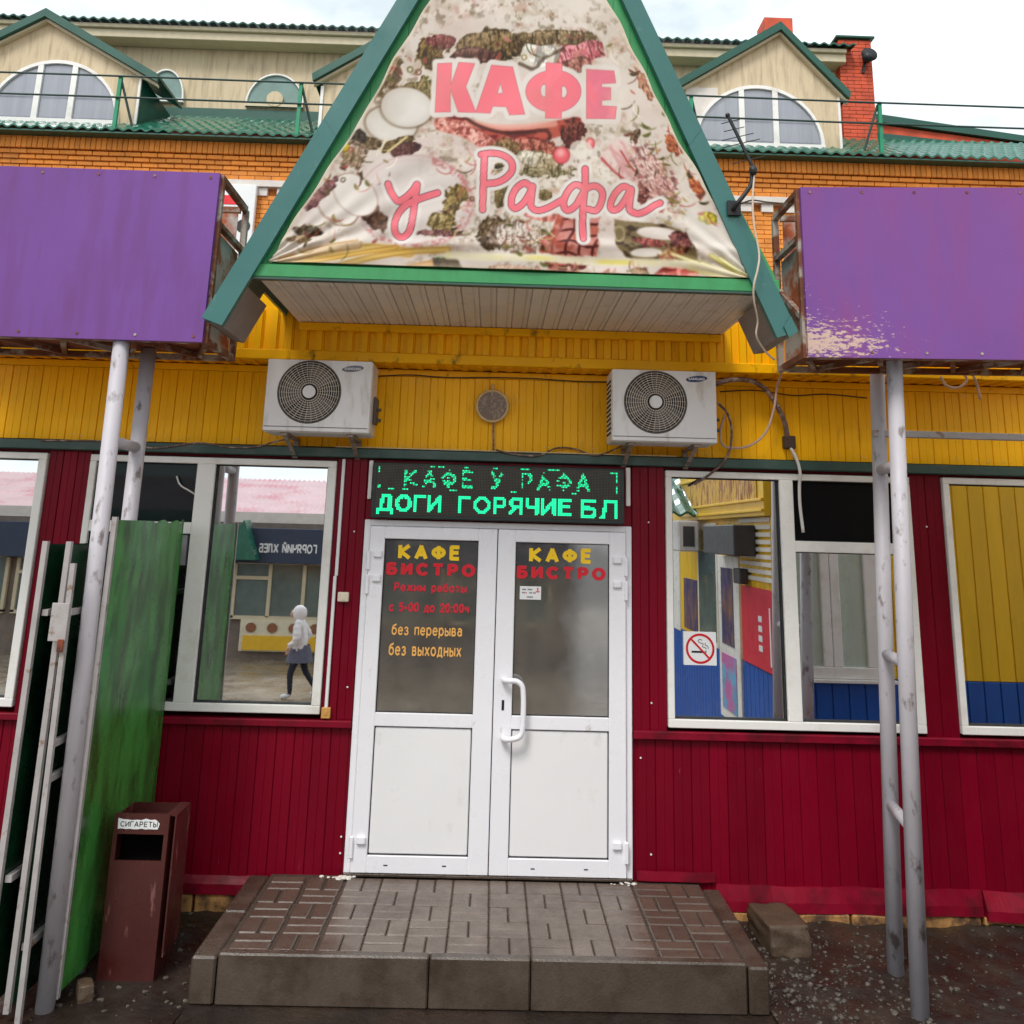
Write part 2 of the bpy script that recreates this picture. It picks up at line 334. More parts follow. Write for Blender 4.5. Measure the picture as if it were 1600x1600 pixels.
def tag(o, label=None, cat=None, group=None, kind=None):
    for k, v in (('label', label), ('category', cat), ('group', group), ('kind', kind)):
        if v: o[k] = v
    return o
def copy_tree(o, parent=None):
    c = o.copy(); COL.objects.link(c); c.parent = parent
    for ch in o.children: copy_tree(ch, c)
    return c
def curve(pts, n=6):                       # smooth path through points
    P = [Vector(p) for p in pts]; P = [P[0]*2 - P[1]] + P + [P[-1]*2 - P[-2]]; out = []
    for i in range(1, len(P) - 2):
        for j in range(n):
            t = j / n; a, b, c, d = P[i-1], P[i], P[i+1], P[i+2]
            out.append(.5 * ((2*b) + (c-a)*t + (2*a-5*b+4*c-d)*t*t + (3*b-a-3*c+d)*t**3))
    out.append(P[-2]); return out
def _arc(cx, cy, rx, ry, a0, a1, n=12): return [(cx+rx*math.cos(math.radians(a0+(a1-a0)*i/n)), cy+ry*math.sin(math.radians(a0+(a1-a0)*i/n))) for i in range(n+1)]
def _o(cx, cy, rx, ry): return _arc(cx, cy, rx, ry, 0, 360, 20)
def _bowl(x, xe, y0, y1): return [(x, y1)]+_arc(xe, (y0+y1)/2, (y1-y0)/2*.85, (y1-y0)/2, 90, -90, 8)+[(x, y0)]
GL = {' ': (.38, []),
 'К': (.76, [[(0,0),(0,1)], [(.72,1),(.06,.5),(.76,0)]]), 'А': (.8, [[(0,0),(.4,1),(.8,0)], [(.15,.3),(.65,.3)]]),
 'Ф': (.9, [_o(.45,.5,.45,.32), [(.45,0),(.45,1)]]), 'Е': (.6, [[(.6,1),(0,1),(0,0),(.6,0)], [(0,.52),(.54,.52)]]),
 'Б': (.62, [[(.58,1),(0,1),(0,0)], _bowl(0,.36,0,.56)]), 'И': (.68, [[(0,1),(0,0),(.68,1),(.68,0)]]),
 'Й': (.68, [[(0,1),(0,0),(.68,1),(.68,0)], _arc(.34,1.3,.16,.12,200,340,5)]),
 'С': (.74, [_arc(.42,.5,.42,.5,45,315)]), 'Т': (.7, [[(0,1),(.7,1)], [(.35,1),(.35,0)]]),
 'Р': (.62, [[(0,0),(0,1)], _bowl(0,.37,.44,1)]), 'О': (.84, [_o(.42,.5,.42,.5)]),
 'Д': (.86, [[(0,-.16),(0,0),(.86,0),(.86,-.16)], [(.14,0),(.28,1),(.72,1),(.72,0)]]), 'Г': (.56, [[(0,0),(0,1),(.56,1)]]),
 'Я': (.62, [[(.62,0),(.62,1)], [(.62-x,y) for x,y in _bowl(0,.37,.44,1)], [(.34,.46),(0,0)]]),
 'Ч': (.62, [[(.62,1),(.62,0)], [(0,1),(0,.64),(.08,.48),(.24,.42),(.62,.48)]]), 'Л': (.7, [[(0,0),(.1,.05),(.2,1),(.7,1),(.7,0)]]),
 'У': (.72, [[(0,1),(.38,.36)], [(.72,1),(.32,.06),(.2,0),(.08,0)]]), 'Х': (.7, [[(0,0),(.7,1)], [(0,1),(.7,0)]]),
 'Ы': (.82, [[(0,1),(0,0)], _bowl(0,.3,0,.54), [(.82,0),(.82,1)]]),
 'е': (.58, [[(.02,.37),(.57,.37)], _arc(.29,.35,.29,.35,4,320)]), 'ж': (.8, [[(.4,0),(.4,.7)], [(.04,.7),(.38,.36),(0,0)], [(.76,.7),(.42,.36),(.8,0)]]),
 'и': (.5, [[(0,.7),(0,0),(.5,.7),(.5,0)]]), 'м': (.66, [[(0,0),(0,.7),(.33,.12),(.66,.7),(.66,0)]]),
 'р': (.56, [[(0,-.26),(0,.7)], _o(.28,.35,.28,.35)]), 'а': (.52, [_arc(.26,.22,.26,.22,0,360,14), [(.06,.6),(.2,.7),(.4,.68),(.52,.54),(.52,0)]]),
 'б': (.58, [_o(.29,.32,.29,.32), [(0,.34),(.03,.66),(.16,.86),(.36,.92),(.54,1)]]), 'о': (.6, [_o(.3,.35,.3,.35)]),
 'т': (.48, [[(0,.7),(.48,.7)], [(.24,.7),(.24,0)]]), 'ы': (.66, [[(0,.7),(0,0)], _bowl(0,.24,0,.42), [(.66,0),(.66,.7)]]),
 'с': (.52, [_arc(.3,.35,.3,.35,45,315)]), 'д': (.62, [[(0,-.15),(0,0),(.62,0),(.62,-.15)], [(.1,0),(.2,.7),(.52,.7),(.52,0)]]),
 'ч': (.48, [[(.48,.7),(.48,0)], [(0,.7),(0,.48),(.08,.34),(.48,.34)]]), 'з': (.48, [[(.02,.62),(.14,.7)]+_arc(.24,.535,.2,.165,90,-90,6)+_arc(.24,.185,.24,.185,90,-90,6)+[(.12,0),(0,.1)]]),
 'п': (.5, [[(0,0),(0,.7),(.5,.7),(.5,0)]]), 'в': (.5, [[(0,0),(0,.7)], _bowl(0,.28,.38,.7), _bowl(0,.3,0,.38)]),
 'х': (.52, [[(0,0),(.52,.7)], [(0,.7),(.52,0)]]), 'н': (.5, [[(0,0),(0,.7)], [(.5,0),(.5,.7)], [(0,.36),(.5,.36)]]),
 '5': (.54, [[(.5,1),(.08,1),(.04,.56)]+_arc(.26,.31,.28,.31,100,-140,10)]), '0': (.58, [_o(.29,.5,.29,.5)]),
 '2': (.56, [_arc(.28,.72,.27,.28,160,-30,8)+[(.02,0),(.56,0)]]), '-': (.34, [[(0,.4),(.34,.4)]]), ':': (.1, [[(.05,.05),(.05,.1)], [(.05,.6),(.05,.65)]]),
 'S': (.6, [_arc(.3,.75,.28,.25,30,270,8)+_arc(.3,.25,.28,.25,90,-150,8)]), 'A': (.8, [[(0,0),(.4,1),(.8,0)], [(.15,.3),(.65,.3)]]), 'M': (.84, [[(0,0),(0,1),(.42,.2),(.84,1),(.84,0)]]),
 'U': (.66, [[(0,1)]+_arc(.33,.33,.33,.33,180,360,8)+[(.66,1)]]), 'N': (.68, [[(0,0),(0,1),(.68,0),(.68,1)]]), 'G': (.76, [_arc(.42,.5,.42,.5,45,330)+[(.8,.45),(.5,.45)]])}
def strokes(body, gap=.30, group=False):
    """a sign-painter's stroke alphabet: every letter as centre lines"""
    x = 0; out = []
    for ch in body:
        w_, ss = GL[ch]; k = [[(x+a, b) for a, b in q] for q in ss]; out += [k] if group else k; x += w_+gap
    return [k for k in out if k] if group else out
def lettering(body, x0, x1, z0, z1, y, mat, parent, bold=.1, thick=.002, gap=.30, name='lettering', label=None, flip=False, split=False):
    ss = strokes(body, gap); P = np.array([p for q in ss for p in q]); lo, hi = P.min(0), P.max(0)
    kx, kz = (x1-x0)/(hi[0]-lo[0]+2*bold), (z1-z0)/(hi[1]-lo[1]+2*bold); mb = MB(); c = 0
    def prim(poly):
        nonlocal c, mb
        yy = y-thick-2.5e-5*(c % 24)*(-1 if flip else 1); c += 1
        pts = [((x1-(p[0]-lo[0]+bold)*kx) if flip else (x0+(p[0]-lo[0]+bold)*kx), z0+(p[1]-lo[1]+bold)*kz) for p in poly]
        if flip: mb.prism(pts, y, y+thick+2.5e-5*(c % 24))
        else: mb.prism(pts, yy, y)
    for grp in strokes(body, gap, True):
      if split and mb.v: mb.build('letter', mat, parent); mb = MB()
      for q in grp:
        for i, (a, b) in enumerate(zip(q[:-1], q[1:])):
            d = math.hypot(b[0]-a[0], b[1]-a[1]) or 1e-6; tx, ty = (b[0]-a[0])/d, (b[1]-a[1])/d; e0 = bold*.9 if i == 0 and len(q) > 2 and q[0] != q[-1] else 0
            nx, ny = -ty*bold, tx*bold; e = bold*.45
            a2, b2 = (a[0]-tx*e, a[1]-ty*e), (b[0]+tx*e, b[1]+ty*e)
            prim([(a2[0]+nx, a2[1]+ny), (a2[0]-nx, a2[1]-ny), (b2[0]-nx, b2[1]-ny), (b2[0]+nx, b2[1]+ny)])
    o = mb.build('letter' if split else name, mat, parent, label=label)
    return o if split else tag(o, kind='stuff')

# ================================================================== GROUND (setting)
g = MB()
xs = [-300, -60, -20, -8, -4, -2, 0, 2, 4, 8, 20, 60, 300]; ys = [300, 60, 20, 8, 2, 0, -2, -4.2, -7.5, -12, -30, -100, -400]
def gz(y): return 0.0 if y > -4.3 else (-.45 if y < -7 else -.45*(-4.2-y)/3.3)
V = [(x, y, gz(y)) for y in ys for x in xs]; n = len(xs)
g.add(V, [(j*n+i, (j+1)*n+i, (j+1)*n+i+1, j*n+i+1) for j in range(len(ys)-1) for i in range(n-1)])
tag(g.build('ground', M['ground']), kind='structure')
pv = MB(); ysp = [-1.8, -4.2, -7.5, -12, -30]
V = [(x, y, gz(y)+.004) for y in ysp for x in (-40, -8, -2, 2, 8, 40)]
pv.add(V, [(j*6+i, (j+1)*6+i, (j+1)*6+i+1, j*6+i+1) for j in range(4) for i in range(5)])
tag(pv.build('pavement', pm('wet_yard_concrete', S(142, 128, 112), .3, .3, 1.2, bump=.3, bscale=30, dirt=S(100, 84, 66), damt=.46, dscale=.8, dsharp=.12, rvar=.22)), kind='structure')
from mathutils import noise as mnoise
def mud(x, y):
    b = .022*math.exp(-abs(y)/.3)
    return max(-.01, b+.030*mnoise.noise((x*1.7, y*2.1, 3))+.016*mnoise.noise((x*6, y*6, 8))+.007*mnoise.noise((x*17, y*17, 1))-.004)*max(0, min(1, (y+1.75)/.5))
for xa, xb in ((1.415, 4.4), (-4.4, -1.395)):
    nx_, ny_ = 150, 90; mb = MB()
    V = [(xa+(xb-xa)*i/nx_, -1.78+1.775*j/ny_, mud(xa+(xb-xa)*i/nx_, -1.78+1.775*j/ny_)+.002) for j in range(ny_+1) for i in range(nx_+1)]
    mb.add(V, [(j*(nx_+1)+i, j*(nx_+1)+i+1, (j+1)*(nx_+1)+i+1, (j+1)*(nx_+1)+i) for j in range(ny_) for i in range(nx_)])
    tag(mb.build('mud_ground', M['ground'], smooth=True), kind='structure')
gr = MB(); rr = random.Random(3)
for k in range(1700):
    if k % 4: x, y = rr.uniform(1.42, 3.4), rr.uniform(-1.7, -.04)
    else: x, y = rr.uniform(-3.2, -1.4), rr.uniform(-1.7, -.05)
    if rr.random() < .5 and x > 0: x = 1.42 + abs(rr.gauss(0, .45)); y = -.7 + rr.gauss(0, .3)
    if y > -.03: continue
    r = rr.choice((.003, .004, .004, .005, .006, .009, .013)) * rr.uniform(.7, 1.3)
    gr.ico((x, y, max(0, mud(x, y))+r*.3), r, 1, (rr.uniform(.8, 1.5), rr.uniform(.7, 1.2), .7), .25, rr)
tag(gr.build('gravel', M['gravel']), kind='stuff', label='wet grey gravel scattered over the mud by the wall')

# ================================================================== CAFE BUILDING
cafe = thing('cafe_building', 'single storey cafe with maroon lower walls, yellow upper siding and green gabled canopy', 'building')
XL, XR = -3.75, 3.75
# core walls round the openings
core = MB()
LW = (-2.65, -1.04, 1.11, 2.67); RW = (1.132, 2.757, 1.082, 2.67)
FLW = (-4.6, -2.932, 1.11, 2.67); FRW = (2.98, 4.6, 1.082, 2.675)
XL, XR = -4.7, 4.7
core.box(XL, -.835, .025, .30, .0, 1.075).box(.908, XR, .025, .30, .0, 1.045)
core.box(XL, XR, .025, .30, 2.68, 3.60)
for a, b in ((-2.93, -2.652), (-1.038, -.836), (.909, 1.13), (2.759, 2.978)): core.box(a, b, .025, .30, 1.076, 2.679)
core.box(-.835, .908, .03, .30, 2.305, 2.679)
core.box(XL, XR, .305, 3.5, .0, 3.59)
core.build('wall_core', M['red'], cafe)
core = MB(); core.box(XL, XR, .0, 3.6, 3.601, 3.66); core.build('flat_roof', M['greyfascia'], cafe)

def plank_mesh(name, w, h, d, mat, batten=False, mid=.72):
    g = .0035; mb = MB()
    if batten:
        pr = [(0, 0), (0, -d*.6), (.003, -d), (w*.46, -d), (w*.46+.002, -d-.022), (w*.90, -d-.022), (w*.90+.002, -d), (w-.003, -d), (w, -d*.6), (w, 0)]
    else:
        pr = [(0, 0), (0, -d*.5), (g, -d), (w*.5-g*.8, -d), (w*.5, -d*mid), (w*.5+g*.8, -d), (w-g, -d), (w, -d*.5), (w, 0)]
    n = len(pr); V = [(x, y, 0) for x, y in pr] + [(x, y, h) for x, y in pr]
    F = [(i, i+1, i+1+n, i+n) for i in range(n-1)] + [tuple(range(n-1, -1, -1)), tuple(range(n, 2*n))]
    mb.add(V, F); return mb.mesh(name, mat)
rp = random.Random(11)
def planks(parent, x0, x1, z0, z1, y, d, mat, w=.1, batten=False, gap=.002, tag_='plank'):
    n = max(1, round((x1-x0)/w)); ww = (x1-x0)/n
    me = plank_mesh(tag_, ww-gap, z1-z0, d, mat, batten)
    for i in range(n):
        o = put('plank', me, (x0+i*ww+gap/2, y + rp.uniform(-.0015, .0008), z0 + rp.uniform(-.002, .0)), parent)
holder = MB().box(XL, -.84, .012, .024, .1, 1.05).build('maroon_siding', M['red'], cafe)
planks(holder, -3.65, -.85, .14, 1.03, .012, .008, M['red'], .112)
holder = MB().box(.93, XR, .012, .024, .1, 1.02).build('maroon_siding', M['red'], cafe)
planks(holder, .94, 3.74, .12, 1.01, .012, .008, M['red'], .112)
for a, b, z0 in ((-2.93, -2.652, 1.08), (-1.038, -.838, 1.08), (.911, 1.13, 1.05), (2.759, 2.978, 1.05)):
    holder = MB().box(a, b, .014, .024, z0, 2.69).build('pillar_siding', M['red'], cafe)
    planks(holder, a, b, z0, 2.69, .014, .009, M['red'], .11)
# panel above door
MB().box(-.835, .908, .004, .028, 2.30, 2.69, .003).build('door_header', M['red'], cafe)
# white jamb pieces beside the led sign
for a, b in ((-.825, -.80), (.868, .897)):
    MB().box(a, b, -.03, .003, 2.43, 2.68, .003).build('jamb_strip', M['upvc'], cafe)
# sill rails
MB().box(-3.74, -.838, -.035, .010, 1.035, 1.078, .006).build('sill_rail', M['red_trim'], cafe)
MB().box(.912, 3.74, -.035, .010, 1.012, 1.062, .006).build('sill_rail', M['red_trim'], cafe)
# drip boards at the foot of the siding
def drip(x0, x1, zt, zb, out):
    mb = MB(); n = 24
    for i in range(n):
        a, b = x0+(x1-x0)*i/n, x0+(x1-x0)*(i+1)/n
        j = lambda x: .006*math.sin(x*9.1) + .004*math.sin(x*23)
        P = []
        for x in (a, b):
            P.append([(x, .011, zt+j(x)*.5), (x, -.004, zt+j(x)*.5), (x, -out+j(x), zb+.055), (x, -out+j(x)-.003, zb), (x, .011, zb)])
        V = P[0] + P[1]; mb.add(V, [(k, k+5, (k+1) % 5+5, (k+1) % 5) for k in range(5)] + ([tuple(range(5))] if i == 0 else []) + ([tuple(range(9, 4, -1))] if i == n-1 else []))
    return mb
drip(-3.7, -1.36, .20, .105, .028).build('drip_board', M['red_trim'], cafe)
drip(.93, 1.405, .262, .222, .018).build('drip_board', M['red_trim'], cafe)
drip(1.41, 3.02, .205, .068, .026).build('drip_board', M['red_trim'], cafe)
drip(3.03, 3.74, .20, .052, .055).build('drip_board', M['red_trim'], cafe)
# foundation blocks
fme = MB().box(0, .385, -.02, .05, 0, .10, .008).mesh('foundation_block', M['foundation'])
for i in range(9): put('foundation_block', fme, (1.42+i*.40, .0+rp.uniform(-.012, .006), -.035), cafe)
for i in range(7): put('foundation_block', fme, (-3.7+i*.40, .0+rp.uniform(-.012, .006), .0), cafe)
# yellow band
holder = MB().box(XL, XR, .012, .024, 2.765, 3.30).build('yellow_siding', M['yellow'], cafe)
planks(holder, -3.75, 3.75, 2.765, 3.25, .012, .010, M['yellow'], .1)
MB().box(XL, XR, -.012, .011, 3.252, 3.296, .004).build('top_trim', M['yellow_trim'], cafe)
# dark green flashing between yellow and maroon
gb = MB().box(XL, XR, -.055, .011, 2.692, 2.756, .006).build('green_flashing', M['green_band'], cafe)
MB().box(-1.05, 1.2, -.062, -.02, 2.757, 2.764, .001).build('flashing_lip', M['lamprim'], cafe)
# projecting yellow fascia
fas = MB().box(XL, XR, -.185, .01, 3.305, 3.645).build('yellow_fascia', M['yellow_trim'], cafe)
planks(fas, -3.75, 3.75, 3.372, 3.64, -.185, .008, M['yellow'], .1, True)
MB().box(-1.80, -1.33, -.183, -.05, 3.646, 3.86).build('fascia_upstand', M['yellow'], cafe)
MB().box(XL, XR, -.222, -.186, 3.303, 3.37, .006).build('fascia_bottom_rail', M['yellow_trim'], cafe)
MB().box(-1.31, 1.475, -.25, -.204, 3.502, 3.552, .005).build('fascia_ledge', M['yellow_trim'], cafe)
sb = MB()
for i in range(75): sb.box(-3.74+i*.1, -3.70+i*.1, -.18, -.02, 3.297, 3.304)
tag(sb.build('fascia_underside_battens', M['yellow_trim'], cafe), kind='stuff')
# tiny screws on the siding
sc = MB(); rs = random.Random(5)
for x, z in [(-.9, 2.22), (-.88, 1.27), (-.86, .33), (1.02, 2.33), (1.03, 1.22), (1.02, .36), (2.86, 2.35), (-2.78, 2.02), (.96, .9), (-.86, .42)]: sc.ico((x, .0, z), .007, 1)
for i in range(60):
    sc.ico((rs.uniform(-3.6, 3.6), -.001, rs.choice((2.79, 2.80, 3.23))), .004, 1)
tag(sc.build('screws', M['white_print'], cafe), kind='stuff')

# ------------------------------------------------------------------ windows
def bars(spec, y0, y1, b=.004):
    mb = MB()
    for x0, x1, z0, z1 in spec: mb.box(x0, x1, y0, y1, z0, z1, b)
    return mb
def glaze(win, x0, x1, z0, z1, mat, y=.035, tilt=0.0, label=None, rot=0.0):
    gk = MB()
    for a in ((x0-.002, x0+.006, z0, z1), (x1-.006, x1+.002, z0, z1), (x0, x1, z0-.002, z0+.006), (x0, x1, z1-.006, z1+.002)): gk.box(a[0], a[1], .004, .03, a[2], a[3])
    gk.build('gasket', M['gasket'], win)
    h = z1-z0; w_ = x1-x0
    mb = MB().add([(-w_/2-.008, 0, -h/2-.008), (w_/2+.008, 0, -h/2-.008), (w_/2+.008, 0, h/2+.008), (-w_/2-.008, 0, h/2+.008), (-w_/2-.008, .006, -h/2-.008), (w_/2+.008, .006, -h/2-.008), (w_/2+.008, .006, h/2+.008), (-w_/2-.008, .006, h/2+.008)],
                  [(0,1,2,3),(7,6,5,4),(0,4,5,1),(1,5,6,2),(2,6,7,3),(3,7,4,0)])
    me = mb.mesh('pane', mat); o = put('pane', me, ((x0+x1)/2, y, (z0+z1)/2), win, label); o.rotation_euler = (tilt, 0, rot)
    return o
f = .05
def window(o, mull, trans, mt, left_two=False):
    x0, x1, z0, z1 = o
    spec = [(x0, x1, z0, z0+f), (x0, x1, z1-.042, z1), (x0, x0+.042, z0+f, z1-.042), (x1-.055, x1, z0+f, z1-.042), (mull[0], mull[1], z0+f, z1-.042)]
    win = bars(spec, -.022, .06).build('window', M['upvc'], cafe)
    return win
wl = window(LW, (-1.95, -1.832), None, None)
tb = bars([(-2.608, -1.95, 2.178, 2.25)], -.018, .06).build('transom', M['upvc'], wl)
glaze(wl, -1.832, -1.095, 1.16, 2.628, M['mirror'], label='mirror-like pane reflecting the street')
glaze(wl, -2.608, -1.95, 2.25, 2.628, M['pane_dark'], label='dark green upper pane')
glaze(wl, -2.608, -1.95, 1.16, 2.178, M['mirror2'])
MB().box(-2.04, -1.97, -.002, .03, 1.98, 2.17, .002).build('sash_label', M['grey_print'], wl)
wr = window(RW, (1.887, 1.977), None, None)
bars([(1.977, 2.70, 2.167, 2.237)], -.018, .06).build('transom', M['upvc'], wr)
glaze(wr, 1.174, 1.887, 1.132, 2.628, M['mirror2'], label='pane reflecting the yellow and blue kiosk')
glaze(wr, 1.977, 2.702, 2.237, 2.628, M['pane_black'], label='black panel standing in for the dark room behind the open upper vent')
glaze(wr, 1.977, 2.702, 1.132, 2.167, M['mirror'], rot=.004)
wf = window(FRW, (3.6, 3.69), None, None)
glaze(wf, 3.022, 3.6, 1.132, 2.633, M['mirror2']); glaze(wf, 3.69, 4.545, 1.132, 2.633, M['mirror2'])
wf = window(FLW, (-3.8, -3.7), None, None)
glaze(wf, -3.7, -2.987, 1.16, 2.628, M['mirror2']); glaze(wf, -4.558, -3.8, 1.16, 2.628, M['mirror2'])

# ------------------------------------------------------------------ double door
dfm = MB()
dfm.box(-.832, -.792, -.02, .06, .222, 2.30, .004).box(.866, .905, -.02, .06, .222, 2.30, .004).box(-.792, .866, -.02, .06, 2.262, 2.30, .004)
dframe = dfm.build('door_frame', M['door'], cafe)
MB().box(-.83, .90, -.045, -.021, .221, .236, .003).build('threshold', M['kerb'], cafe)
def leaf(x0, x1, gx0, gx1, hinge_left, name_label):
    y0, y1 = -.045, .045
    mb = bars([(x0, gx0, .24, 2.26), (gx1, x1, .24, 2.26), (gx0, gx1, 2.182, 2.26), (gx0, gx1, 1.056, 1.135), (gx0, gx1, .24, .336)], y0, y1, .004)
    d = mb.build('door', M['door'], cafe, label=name_label)
    gk = MB()
    for z0, z1 in ((1.135, 2.182), (.336, 1.056)):
        for a in ((gx0-.001, gx0+.005, z0, z1), (gx1-.005, gx1+.001, z0, z1), (gx0, gx1, z0-.001, z0+.005), (gx0, gx1, z1-.005, z1+.001)): gk.box(a[0], a[1], -.03, .02, a[2], a[3])
    gk.build('gasket', M['gasket'], d)
    MB().box(gx0-.01, gx1+.01, -.022, .0, 1.125, 2.19).build('glass_pane', M['door_glass'], d)
    MB().box(gx0+.006, gx1-.006, -.034, .0, .343, 1.049, .006).build('door_panel', M['door_panel'], d)
    s = -1 if hinge_left else 1; hx = x0 if hinge_left else x1
    for hz in (2.085, 1.935, .42):
        hb = MB(); c = hx - s*.03
        hb.box(min(c, c - s*.055), max(c, c - s*.055), -.066, -.046, hz-.022, hz+.022, .006)
        hb.box(hx - .012, hx + .012, -.062, -.04, hz-.10, hz+.02, .005)
        hb.build('hinge', M['door'], d)
    return d
dl = leaf(-.790, .032, -.693, -.089, True, 'left door leaf lettered with opening hours')
dr = leaf(.038, .864, .152, .757, False, 'right door leaf with curved handle and white card')
h = curve([(.098, -.046, 1.347), (.100, -.085, 1.347), (.13, -.105, 1.347), (.18, -.105, 1.343), (.212, -.105, 1.315), (.220, -.105, 1.26), (.222, -.105, 1.18), (.220, -.105, 1.08), (.205, -.105, 1.03), (.16, -.105, 1.012), (.125, -.105, 1.010), (.104, -.085, 1.010), (.102, -.046, 1.010)], 5)
MB().tube(h, .017, 10).build('handle', M['door'], dr, smooth=True)
MB().box(.088, .104, -.049, -.044, 1.165, 1.225, .002).box(.092, .100, -.0505, -.048, 1.183, 1.207).build('keyhole', [M['black']], dr)
sc = MB()
for x, z in ((-.58, .285), (-.23, .287), (.30, .283), (.62, .285)): sc.box(x-.012, x+.012, -.047, -.044, z-.003, z+.003)
tag(sc.build('drain_slots', M['black'], dl), kind='stuff')
YT = -.0225
def dtext(d, body, x0, x1, z0, z1, mat, bold=.1, gap=.3, split=False): lettering(body, x0, x1, z0, z1, YT, mat, d, bold, .003, gap, split=split)
dtext(dl, 'КАФЕ', -.605, -.205, 2.055, 2.15, M['door_yellow'], .165, .66, True)
dtext(dl, 'БИСТРО', -.675, -.105, 1.955, 2.035, M['door_red'], .18, .66, True)
dtext(dl, 'Режим работы', -.62, -.155, 1.845, 1.912, M['door_red2'], .125, .36)
dtext(dl, 'с 5-00 до 20:00ч', -.645, -.135, 1.725, 1.79, M['door_red2'], .14, .34)
dtext(dl, 'без перерыва', -.62, -.175, 1.575, 1.66, M['door_orange'], .085, .32)
dtext(dl, 'без выходных', -.632, -.175, 1.458, 1.545, M['door_orange'], .085, .32)
dtext(dr, 'КАФЕ', .24, .645, 2.058, 2.152, M['door_yellow'], .165, .66, True)
dtext(dr, 'БИСТРО', .163, .735, 1.955, 2.035, M['door_red'], .18, .66, True)

# ------------------------------------------------------------------ gabled entrance canopy
YC = -1.25
ZS = 3.555
apexx, apexz = .12, 6.84
# soffit slats
sof = MB().box(-1.32, 1.485, YC+.005, -.205, ZS+.012, ZS+.03).build('canopy_soffit', M['soffit'], cafe)
slw = .1; ns = 28; sw = (1.485+1.32)/ns
sl = MB(); L = 1.045
pr = [(0, .012), (0, .006), (.003, 0), (sw*.62, 0), (sw*.62+.003, .006), (sw*.70, .006), (sw*.70+.003, 0), (sw-.006, 0), (sw-.003, .006), (sw-.003, .012)]
n = len(pr); sl.add([(x, 0, z) for x, z in pr] + [(x, L, z) for x, z in pr], [(i+n, i+1+n, i+1, i) for i in range(n-1)] + [tuple(range(n)), tuple(range(2*n-1, n-1, -1))])
sme = sl.mesh('slat', M['soffit'])
for i in range(ns): put('slat', sme, (-1.32+i*sw+.001, YC+.002, ZS + rp.uniform(-.001, .0)), sof)
# gable cladding boards
def xl(z): return -1.585 + .075 + (z-3.30) * (apexx+1.51) / (apexz-.16-3.30)
def xr(z): return 1.605 - .075 - (z-3.33) * (1.53-apexx) / (apexz-.16-3.33)
gab = MB().prism([(-1.36, 3.57), (1.50, 3.57), (apexx, apexz-.25)], YC+.004, YC+.02).build('gable_cladding', M['gable'], cafe)
x = -1.38
while x < 1.50:
    w_ = .098
    tz = lambda q: 3.57 + max(0.0, min((q+1.42)/(apexx+1.42), (1.56-q)/(1.56-apexx)))*(apexz-.2-3.57)
    a, b = tz(x), tz(x+w_)
    if min(a, b) > 3.6:
        pts = [(x, 3.57), (x+w_, 3.57), (x+w_, b)] + ([(apexx, tz(apexx))] if x < apexx < x+w_ else []) + [(x, a)]
        MB().prism(pts, YC - .010 + rp.uniform(-.002, .002), YC+.003).build('plank', M['gable'], gab)
    x += .1
# bargeboards (folded flashing, in overlapping lengths)
def barge(pts, name_):                       # pts: outer bottom, inner bottom, inner top, outer top
    ob, ib, it, ot = [Vector(p) for p in pts]; N = 3
    for i in range(N):
        t0, t1 = i/N, (i+1)/N + (.012 if i < N-1 else 0); k = .002*i
        q = [ob.lerp(ot, t0), ib.lerp(it, t0), ib.lerp(it, t1), ob.lerp(ot, t1)]
        mb = MB().prism([(p.x, p.y) for p in q], YC-.062-k, YC-.02)
        mb.build('bargeboard', M['teal'], cafe)
barge([(-1.590, 3.315), (-1.478, 3.275), (apexx-.01, apexz-.24), (apexx-.01, apexz)], 'l')
barge([(1.612, 3.335), (1.50, 3.30), (apexx+.01, apexz-.24), (apexx+.01, apexz)], 'r')
MB().prism([(1.612, 3.335), (1.560, 3.30), (1.535, 3.36), (1.575, 3.42)], YC-.075, YC-.064).build('bent_flashing', M['teal'], cafe)
# roof slopes: teal skin outside, grey lining below, tail ends stop short of the wall
for s_, ob, lab in ((-1, (-1.585, 3.31), 'l'), (1, (1.607, 3.332), 'r')):
    ox, oz = ob; dx, dz = apexx-ox, apexz-oz
    def P(t, off): 
        L_ = math.hypot(dx, dz); nx, nz = (dz/L_)*s_*(-1)*(-1), 0
        nx, nz = (s_*abs(dz)/L_, abs(dx)/L_)
        return (ox+dx*t - nx*off, oz+dz*t - nz*off)
    a0, a1, b0, b1 = P(0, .0), P(1, .0), P(0, .035), P(1, .035)
    MB().prism([a0, a1, (b1[0], b1[1]), b0], YC-.019, -.80).build('canopy_roof', M['teal'], cafe)
    tt = (ZS+.06-oz)/dz
    c0, c1 = P(tt, .0), P(tt, .035)
    MB().prism([c0, a1, b1, c1], -.799, 2.6).build('canopy_roof', M['teal'], cafe)
    d0, d1 = P(.0, .0355), P(.97, .0355); e0, e1 = P(0.004, .09), P(.97, .09)
    e2 = P((ZS-oz)/dz, .09); d2 = P((ZS-oz)/dz, .0355)
    MB().prism([d0, d2, e2, e0], YC-.0185, -.80).build('canopy_lining', M['greyfascia'], cafe)
MB().box(-1.385, 1.535, YC-.035, YC-.0105, 3.56, 3.632, .004).build('canopy_sill_trim', M['gable'], cafe)
MB().box(-1.37, 1.52, YC-.036, YC+.0, 3.545, 3.559, .002).build('canopy_drip_edge', M['green_band'], cafe)

